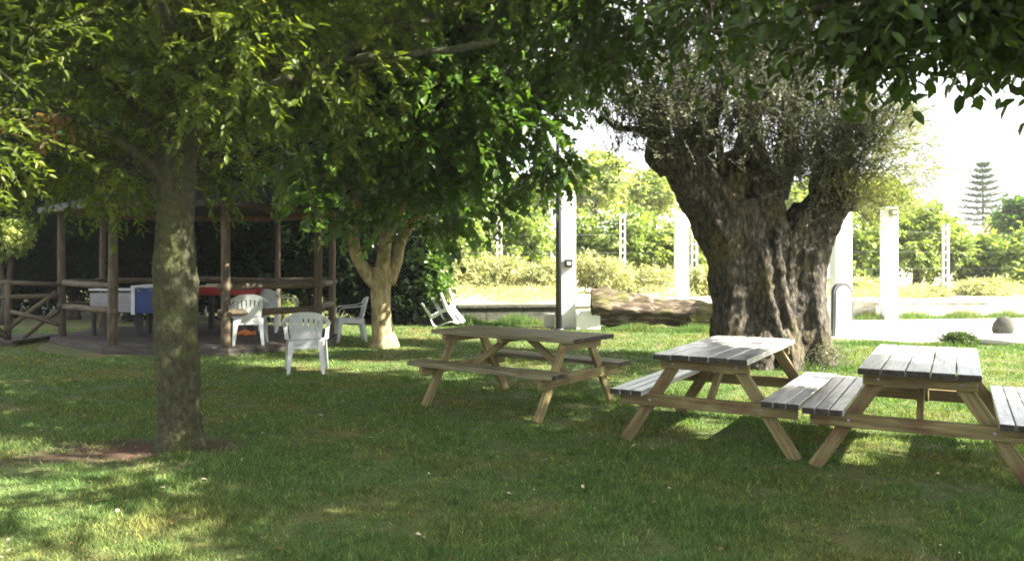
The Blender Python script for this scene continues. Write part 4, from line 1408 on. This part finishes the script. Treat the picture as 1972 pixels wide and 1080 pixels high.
RB = [(3.9, 3.6, 3.9, 1.3, .9, .35), (4.6, 4.4, 3.9, 1.2, 1.2, .6),
      (5.5, 3.2, 4.6, 3.0, 2.0, .9), (7.5, 2.6, 4.8, 2.6, 2.0, 1.0), (5.1, 2.3, 4.6, 1.3, 1.4, .6), (5.8, .9, 4.8, 2.6, 1.6, .8),
      (8.0, 4.0, 4.6, 1.4, 1.3, .7), (3.6, 6.2, 4.9, 2.0, 1.3, .6), (5.6, 7.2, 5.2, 1.8, 1.3, .6), (2.0, 7.6, 4.9, 1.6, 1.2, .5), bl(1250, 5, 7.4, .8, .7, .28), bl(1080, 30, 8.0, .8, .8, .35), bl(1400, 30, 7.2, .7, .6, .3), bl(1450, 110, 6.0, .3, .3, .16), bl(1160, 60, 7.4, .4, .4, .25)]  # unseen overhead blobs added toward the back to shade the mid lawn
NB = [(2.15, 4.5, 2.95, .75, .5, .15), (2.75, 4.5, 2.98, .7, .5, .15), (1.45, 4.7, 3.05, .35, .25, .08), (1.2, 5.2, 3.35, .4, .3, .08), (2.5, 4.1, 3.0, 1.0, .6, .12), (3.3, 4.5, 2.95, .6, .6, .18),
      (1.95, 4.7, 2.76, .12, .15, .06), (2.2, 4.6, 2.72, .14, .15, .05), (1.2, 4.7, 2.92, .16, .2, .10)]
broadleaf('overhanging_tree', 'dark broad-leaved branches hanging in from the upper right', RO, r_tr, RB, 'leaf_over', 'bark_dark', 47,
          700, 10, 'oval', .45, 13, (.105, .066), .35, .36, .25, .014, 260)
ot = bpy.data.objects['overhanging_tree']
rng = np.random.default_rng(77); random.seed(77)
c_, out_ = in_blobs(rng, [(b[0] - RO.x, b[1] - RO.y, *b[2:]) for b in NB], 150, .2)
mb = MB(); LP = []
for ex, ey, ez in ((-3.6, 2.7, 2.78), (-4.4, 2.5, 2.9), (-5.1, 2.6, 2.85), (-3.0, 2.2, 2.85)):
    LP += limb(mb, [(-.1, .1, 2.7), (ex * .4, ey * .5, 3.15), (ex * .75, ey * .85, ez + .2), (ex, ey, ez)], .05, .012, 8, .2, 5)[8:]
mb.build('low_limbs', M['bark_dark'], ot)
branches(ot, c_, LP, M['bark_dark'], .008, 210, 'low_twigs')
O_, D_ = clump_sprays(rng, c_, out_, .16, 6, .3, .55)
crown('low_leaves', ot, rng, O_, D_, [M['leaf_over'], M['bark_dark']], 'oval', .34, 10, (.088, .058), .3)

def shade_crown(tree, blobs, n_cl, mat, bark, seed, leaf, m_sp=12, clr=.4):  # extra leaf masses added mostly above the view to block sun and sky
    t = bpy.data.objects[tree]
    L0 = t.location
    rng = np.random.default_rng(seed); random.seed(seed)
    b = [(q[0] - L0.x, q[1] - L0.y, q[2] - L0.z, *q[3:]) for q in blobs]
    c, out = in_blobs(rng, b, n_cl, .2)
    mb = MB(); LP = []
    for q in b:
        z0 = min(q[2] - .6, 3.6 + rng.uniform(0, 1))
        LP += limb(mb, [(0, .05, z0), (q[0] * .35, q[1] * .35, z0 + (q[2] - z0) * .5), (q[0] * .75, q[1] * .75, q[2] - .1), (q[0], q[1], q[2])], .07, .02, 8, .2, 5)[4:]
    mb.build('shade_limbs', M[bark], t)
    O, D = clump_sprays(rng, c, out, clr, m_sp, .2, .6)
    crown('shade_crown', t, rng, O, D, [M[mat], M[bark]], 'oval', .5, 12, leaf, .2)


shade_crown('lawn_tree', [(1.0, 5.2, 4.5, 1.3, 1.1, .4), (1.0, 7.0, 5.0, 1.6, 1.2, .4), (.6, 9.2, 5.5, 1.7, 1.4, .4), (-2.0, 9.2, 5.6, 1.8, 1.7, .5), (-.6, 9.1, 5.2, 1.3, 1.2, .35), (-1.6, 10.6, 5.6, 1.6, 1.2, .4), (-2.6, 6.4, 5.8, 1.8, 1.6, .6), (-5.0, 7.5, 5.2, 1.6, 1.8, .6)],
            430, 'leaf_front', 'bark_lawn', 61, (.11, .065))
shade_crown('mulberry_tree', [(-2.2, 14.6, 6.9, 2.4, 2.0, .7), (-4.8, 14.6, 6.5, 2.2, 2.0, .7), (-6.8, 15.0, 6.3, 2.2, 2.2, .7), (-4.2, 16.8, 6.9, 2.6, 1.8, .7), (.2, 15.2, 6.8, 2.0, 1.8, .6)],
            330, 'leaf_mulb', 'bark_pale', 62, (.15, .11), 12, .5)
shade_crown('overhanging_tree', [(3.2, 7.6, 5.4, 1.7, 1.2, .4), (3.4, 5.6, 5.0, 1.7, 1.2, .4), (5.6, 4.8, 5.4, 1.8, 1.4, .5), (5.6, 7.0, 5.6, 1.4, 1.1, .4), (6.75, 9.3, 4.95, .95, .8, .35)],
            230, 'leaf_over', 'bark_dark', 63, (.11, .07))

# ------------------------------------------------------------------ shrubs and background trees
def shrub(name, label, cat, px, py0, py1, wpx, d, mat, seed, n=5200, leaf=(.12, .07), group=None, ry=None, zb=None, shape='diamond', trunk=True, lumps=7, barkm='bark_dark'):
    """bush or tree seen between rows py0 (top) and py1 (foot)"""
    X = (px - 986) / F * d
    zb = (0 if zb is None else zb)
    z1 = at(px, py0, d).z; z0 = max(at(px, py1, d).z, zb)
    w = wpx / F * d / 2
    t = thing(name, label, cat, (X, d, zb), 0, group)
    rng = np.random.default_rng(seed); random.seed(seed)
    ry = ry or w * .8
    hz = (z1 - z0) / 2
    cz = (z0 + z1) / 2 - zb
    b = []
    for i in range(lumps):
        a = rng.uniform(0, 6.28); rr = rng.uniform(.1, .55)
        s = rng.uniform(.42, .62)
        b.append((math.cos(a) * rr * w, math.sin(a) * rr * ry, cz + rng.uniform(-.42, .42) * hz, s * w, s * ry, s * hz))
    mb = MB()
    LP = []
    ns = 4
    for i in range(ns):
        q = b[i]
        LP += limb(mb, [(rng.uniform(-.1, .1), rng.uniform(-.1, .1), -.05), (q[0] * .3, q[1] * .3, max(.1, q[2] * .45)), (q[0] * .8, q[1] * .8, max(.2, q[2] * .9)), (q[0], q[1], q[2] + q[5] * .6)],
                   .035 + .02 * (z1 - zb), .01, 7, .2, 4)[2:]
    mb.build('trunk' if cat == 'tree' else 'stems', M[barkm], t)
    ncl = int(n / 60)
    c, out = in_blobs(rng, b, ncl, .6)
    c[:, 2] = np.maximum(c[:, 2], .08)
    O, D = clump_sprays(rng, c, out, .22 * max(w, hz) * .8, 6, .1, .7)
    O[:, 2] = np.maximum(O[:, 2], .05)
    crown('crown' if cat == 'tree' else 'foliage', t, rng, O, D, [M[mat], M[barkm]], shape, .16 * (w + hz) * .7 + .12, 10, leaf, .2, twig=False, updir=.5)
    return t


# dark hedge and trees behind the pavilion
HG = 'dark evergreens behind the pavilion'
hl = ['dark evergreen bush behind the railing at the far left', 'dark evergreen bush behind the left pavilion posts', 'dark evergreen bush behind the blue games table',
      'dark evergreen bush behind the front trunk', 'dark evergreen bush behind the red table', 'dark evergreen bush behind the right pavilion posts', 'dark evergreen bush behind the pale forked trunk',
      'dark evergreen bush ending the hedge above the tipped chair']
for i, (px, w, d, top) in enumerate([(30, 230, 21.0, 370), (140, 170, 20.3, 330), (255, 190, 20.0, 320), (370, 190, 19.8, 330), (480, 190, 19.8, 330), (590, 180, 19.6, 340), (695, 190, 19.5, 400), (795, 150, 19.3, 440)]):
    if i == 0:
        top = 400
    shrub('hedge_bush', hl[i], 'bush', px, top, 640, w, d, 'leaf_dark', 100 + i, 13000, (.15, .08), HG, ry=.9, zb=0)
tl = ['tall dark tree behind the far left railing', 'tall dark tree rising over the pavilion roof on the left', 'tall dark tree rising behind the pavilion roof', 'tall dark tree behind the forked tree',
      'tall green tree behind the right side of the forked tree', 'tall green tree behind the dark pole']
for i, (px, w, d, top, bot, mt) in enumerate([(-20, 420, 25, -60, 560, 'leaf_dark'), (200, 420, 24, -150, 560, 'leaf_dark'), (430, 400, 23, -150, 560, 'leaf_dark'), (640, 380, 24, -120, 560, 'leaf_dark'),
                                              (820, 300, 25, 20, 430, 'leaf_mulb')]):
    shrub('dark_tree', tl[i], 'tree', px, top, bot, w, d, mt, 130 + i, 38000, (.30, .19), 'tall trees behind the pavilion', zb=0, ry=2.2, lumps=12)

# terrace vegetation: dry shrubs low, green bushes behind
for i, (px, w, d, top, bot, lab) in enumerate([
    (905, 110, 25.5, 500, 560, 'dry yellow bush left of the slotted post behind the hedge end'), (985, 130, 26, 492, 560, 'dry yellow bush around the foot of the left slotted post'),
    (1060, 90, 25.5, 500, 560, 'dry yellow bush behind the dark pole'), (1150, 120, 25.5, 486, 556, 'tall dry yellow bush right of the dark pole'),
    (1240, 110, 26, 515, 560, 'dry yellow bush behind the log'), (1360, 80, 24, 520, 566, 'dry yellow bush left of the olive trunk'),
    (1660, 90, 24, 540, 585, 'dry bush behind the arched slab'), (1775, 100, 23.4, 560, 590, 'low dry bush right of the lamp column'),
    (1890, 130, 24, 545, 588, 'dry bush at the right end of the wall')]):
    shrub('dry_bush', lab, 'bush', px, top, bot, w, d, 'leaf_dry', 160 + i, 9000, (.15, .04), 'dry bushes on the terrace', zb=TZ, lumps=8, ry=.9)
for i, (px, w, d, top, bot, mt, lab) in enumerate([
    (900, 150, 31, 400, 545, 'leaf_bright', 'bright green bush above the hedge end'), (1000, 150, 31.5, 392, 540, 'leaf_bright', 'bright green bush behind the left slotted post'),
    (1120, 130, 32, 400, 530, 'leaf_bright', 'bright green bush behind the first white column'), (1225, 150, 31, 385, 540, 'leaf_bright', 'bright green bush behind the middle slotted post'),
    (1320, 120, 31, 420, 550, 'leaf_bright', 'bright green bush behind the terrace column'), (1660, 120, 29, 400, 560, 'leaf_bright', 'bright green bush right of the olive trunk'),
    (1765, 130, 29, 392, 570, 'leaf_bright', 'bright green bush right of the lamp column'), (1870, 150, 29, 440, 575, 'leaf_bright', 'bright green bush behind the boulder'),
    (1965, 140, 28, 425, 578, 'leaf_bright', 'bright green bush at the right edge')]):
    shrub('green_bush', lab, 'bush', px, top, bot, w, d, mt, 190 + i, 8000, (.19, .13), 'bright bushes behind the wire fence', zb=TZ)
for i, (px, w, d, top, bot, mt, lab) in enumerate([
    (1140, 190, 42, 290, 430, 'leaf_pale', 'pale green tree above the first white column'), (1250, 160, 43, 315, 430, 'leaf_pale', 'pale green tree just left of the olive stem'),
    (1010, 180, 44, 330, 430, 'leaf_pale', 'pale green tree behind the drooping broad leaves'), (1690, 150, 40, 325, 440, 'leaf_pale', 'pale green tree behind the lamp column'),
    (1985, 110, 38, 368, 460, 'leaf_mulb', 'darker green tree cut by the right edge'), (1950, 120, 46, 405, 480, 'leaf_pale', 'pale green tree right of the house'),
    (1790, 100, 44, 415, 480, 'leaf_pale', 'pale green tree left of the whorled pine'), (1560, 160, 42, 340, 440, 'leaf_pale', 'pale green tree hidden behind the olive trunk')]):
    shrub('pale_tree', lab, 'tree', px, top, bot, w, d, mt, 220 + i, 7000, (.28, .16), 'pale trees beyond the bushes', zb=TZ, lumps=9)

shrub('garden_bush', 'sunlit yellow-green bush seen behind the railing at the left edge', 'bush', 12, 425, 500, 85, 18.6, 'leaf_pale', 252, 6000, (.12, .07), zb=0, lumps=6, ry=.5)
shrub('round_bush', 'small rounded green bush at the edge of the stone slab', 'bush', 1842, 648, 674, 60, 14.1, 'leaf_over', 250, 16000, (.04, .03), zb=0, lumps=8)
shrub('hedge_shrub', 'lit green shrub at the near end of the dark hedge', 'bush', 838, 470, 618, 70, 19.0, 'leaf_mulb', 251, 6000, (.10, .05), zb=0, lumps=6, ry=.5)

# whorled pine
AP = at(1893, 500, 80); AP.z = TZ
ap = thing('whorled_pine', 'distant pine with tiers of level branches against the white sky', 'tree', AP)
mb = MB(); mb.tube([(0, 0, 0), (0, 0, 5), (0, 0, 10.4)], [.22, .14, .03], 8); mb.build('trunk', M['bark_dark'], ap)
rng = np.random.default_rng(8)
O_ = []; D_ = []
ztop = 10.6
for j in range(12):
    z = ztop - .25 - j * .60
    R_ = .32 + j * .25
    for k in range(9):
        a = k * .698 + j * .4 + rng.uniform(-.1, .1)
        for s in np.linspace(.12, 1, 9):
            for _ in range(3):
                O_.append((math.cos(a) * R_ * s, math.sin(a) * R_ * s, z + .28 * s * s + rng.normal(0, .03)))
                D_.append((math.cos(a) + rng.normal(0, .5), math.sin(a) + rng.normal(0, .5), .25 + rng.normal(0, .15)))
crown('crown', ap, rng, np.array(O_), np.array(D_), [M['leaf_over'], M['bark_dark']], 'diamond', .34, 7, (.22, .08), 0, twig=False)

# house behind the bushes
HO = at(1905, 500, 60)
hs = thing('house', 'low house with a faded tiled roof and dark windows beyond the bushes', 'house', (HO.x, 60, 0))
mb = MB(); mb.beam((-2.2, 2, 1.6), (3.6, 2, 1.6), 4, 3.2); mb.build('wall', M['render'], hs)
mb = MB(); mb.add([(-2.6, -.3, 3.1), (4.0, -.3, 3.1), (4.0, 4.3, 3.1), (-2.6, 4.3, 3.1), (-2.2, 2, 4.1), (3.6, 2, 4.1)], [(0, 1, 5, 4), (2, 3, 4, 5), (0, 4, 3), (1, 2, 5), (3, 2, 1, 0)]); mb.build('roof', M['tile'], hs)
for x in (-1.0, .9, 2.6):
    mb = MB(); mb.beam((x - .45, -.015, 1.75), (x + .45, -.015, 1.75), .05, 1.0); w__ = mb.build('window', M['glass'], hs)
    mb = MB(); mb.beam((x - .55, -.03, 1.2), (x + .55, -.03, 1.2), .1, .08); mb.build('sill', M['concrete'], w__)

hz_ = MB()
hz_.add([(-410, -110, -1.1), (410, -110, -1.1), (410, 710, -1.1), (-410, 710, -1.1), (-410, -110, 16), (410, -110, 16), (410, 710, 16), (-410, 710, 16)],
        [(3, 2, 1, 0), (4, 5, 6, 7), (0, 1, 5, 4), (1, 2, 6, 5), (2, 3, 7, 6), (3, 0, 4, 7)])
m_, t__, o__ = nt('haze_air')
pv = N(t__, 'ShaderNodeVolumePrincipled', Density=.0007, Anisotropy=.2)
pv.inputs['Color'].default_value = (.96, .97, 1, 1)
t__.links.new(pv.outputs[0], o__.inputs['Volume'])
struct(hz_.build('haze', m_), 'stuff')

# ------------------------------------------------------------------ sun, sky, camera
sun = bpy.data.lights.new('sun', 'SUN')
sun.energy = 5.0; sun.angle = math.radians(.53); sun.color = (1, .93, .80)
so = bpy.data.objects.new('sun', sun); C.objects.link(so)
so.rotation_euler = sd.to_track_quat('Z', 'Y').to_euler()
w = bpy.data.worlds.new('World'); bpy.context.scene.world = w; w.use_nodes = True
t = w.node_tree; t.nodes.clear()
out = t.nodes.new('ShaderNodeOutputWorld'); bg = t.nodes.new('ShaderNodeBackground'); sk = t.nodes.new('ShaderNodeTexSky')
sk.sky_type = 'NISHITA'; sk.sun_disc = False; sk.sun_elevation = EL; sk.sun_rotation = math.pi / 2 - AZ
sk.dust_density = 4.0; sk.air_density = 1.0; sk.ozone_density = 1.0
tc = t.nodes.new('ShaderNodeTexCoord')
mp = t.nodes.new('ShaderNodeMapping'); mp.inputs['Scale'].default_value = (1, 1, 2.5)
t.links.new(tc.outputs['Generated'], mp.inputs[0])
nz = noisetex(t, mp.outputs[0], 1.6, 5)
ck = ramp(t, nz, [(.30, (.55, .55, .55)), (.6, (.95, .95, .95))])
col = mixc(t, ck, (0, 0, 0), (4.3, 4.4, 4.6))
t.links.new(sk.outputs[0], [n for n in t.nodes if n.bl_idname == 'ShaderNodeMix'][-1].inputs[6])
t.links.new(col, bg.inputs[0])
bg.inputs[1].default_value = .078
t.links.new(bg.outputs[0], out.inputs[0])

cam = bpy.data.cameras.new('camera')
cam.lens = 36 * F / 1972
cam.sensor_width = 36
cam.shift_y = -(540 - YH) / 1972
cam.clip_end = 2000
co = bpy.data.objects.new('camera', cam); C.objects.link(co)
co.location = (0, 0, H); co.rotation_euler = (math.radians(90), 0, 0)
sc = bpy.context.scene
sc.camera = co
sc.view_settings.view_transform = 'Standard'
sc.view_settings.look = 'None'
sc.view_settings.exposure = 2.85
sc.view_settings.gamma = 1
sc.cycles.use_denoising = True
sc.cycles.denoiser = 'OPENIMAGEDENOISE'
sc.cycles.volume_bounces = 0
sc.cycles.max_bounces = 7
sc.cycles.diffuse_bounces = 4
sc.cycles.transmission_bounces = 3
sc.cycles.sample_clamp_indirect = 6
sc.cycles.filter_width = 1.9
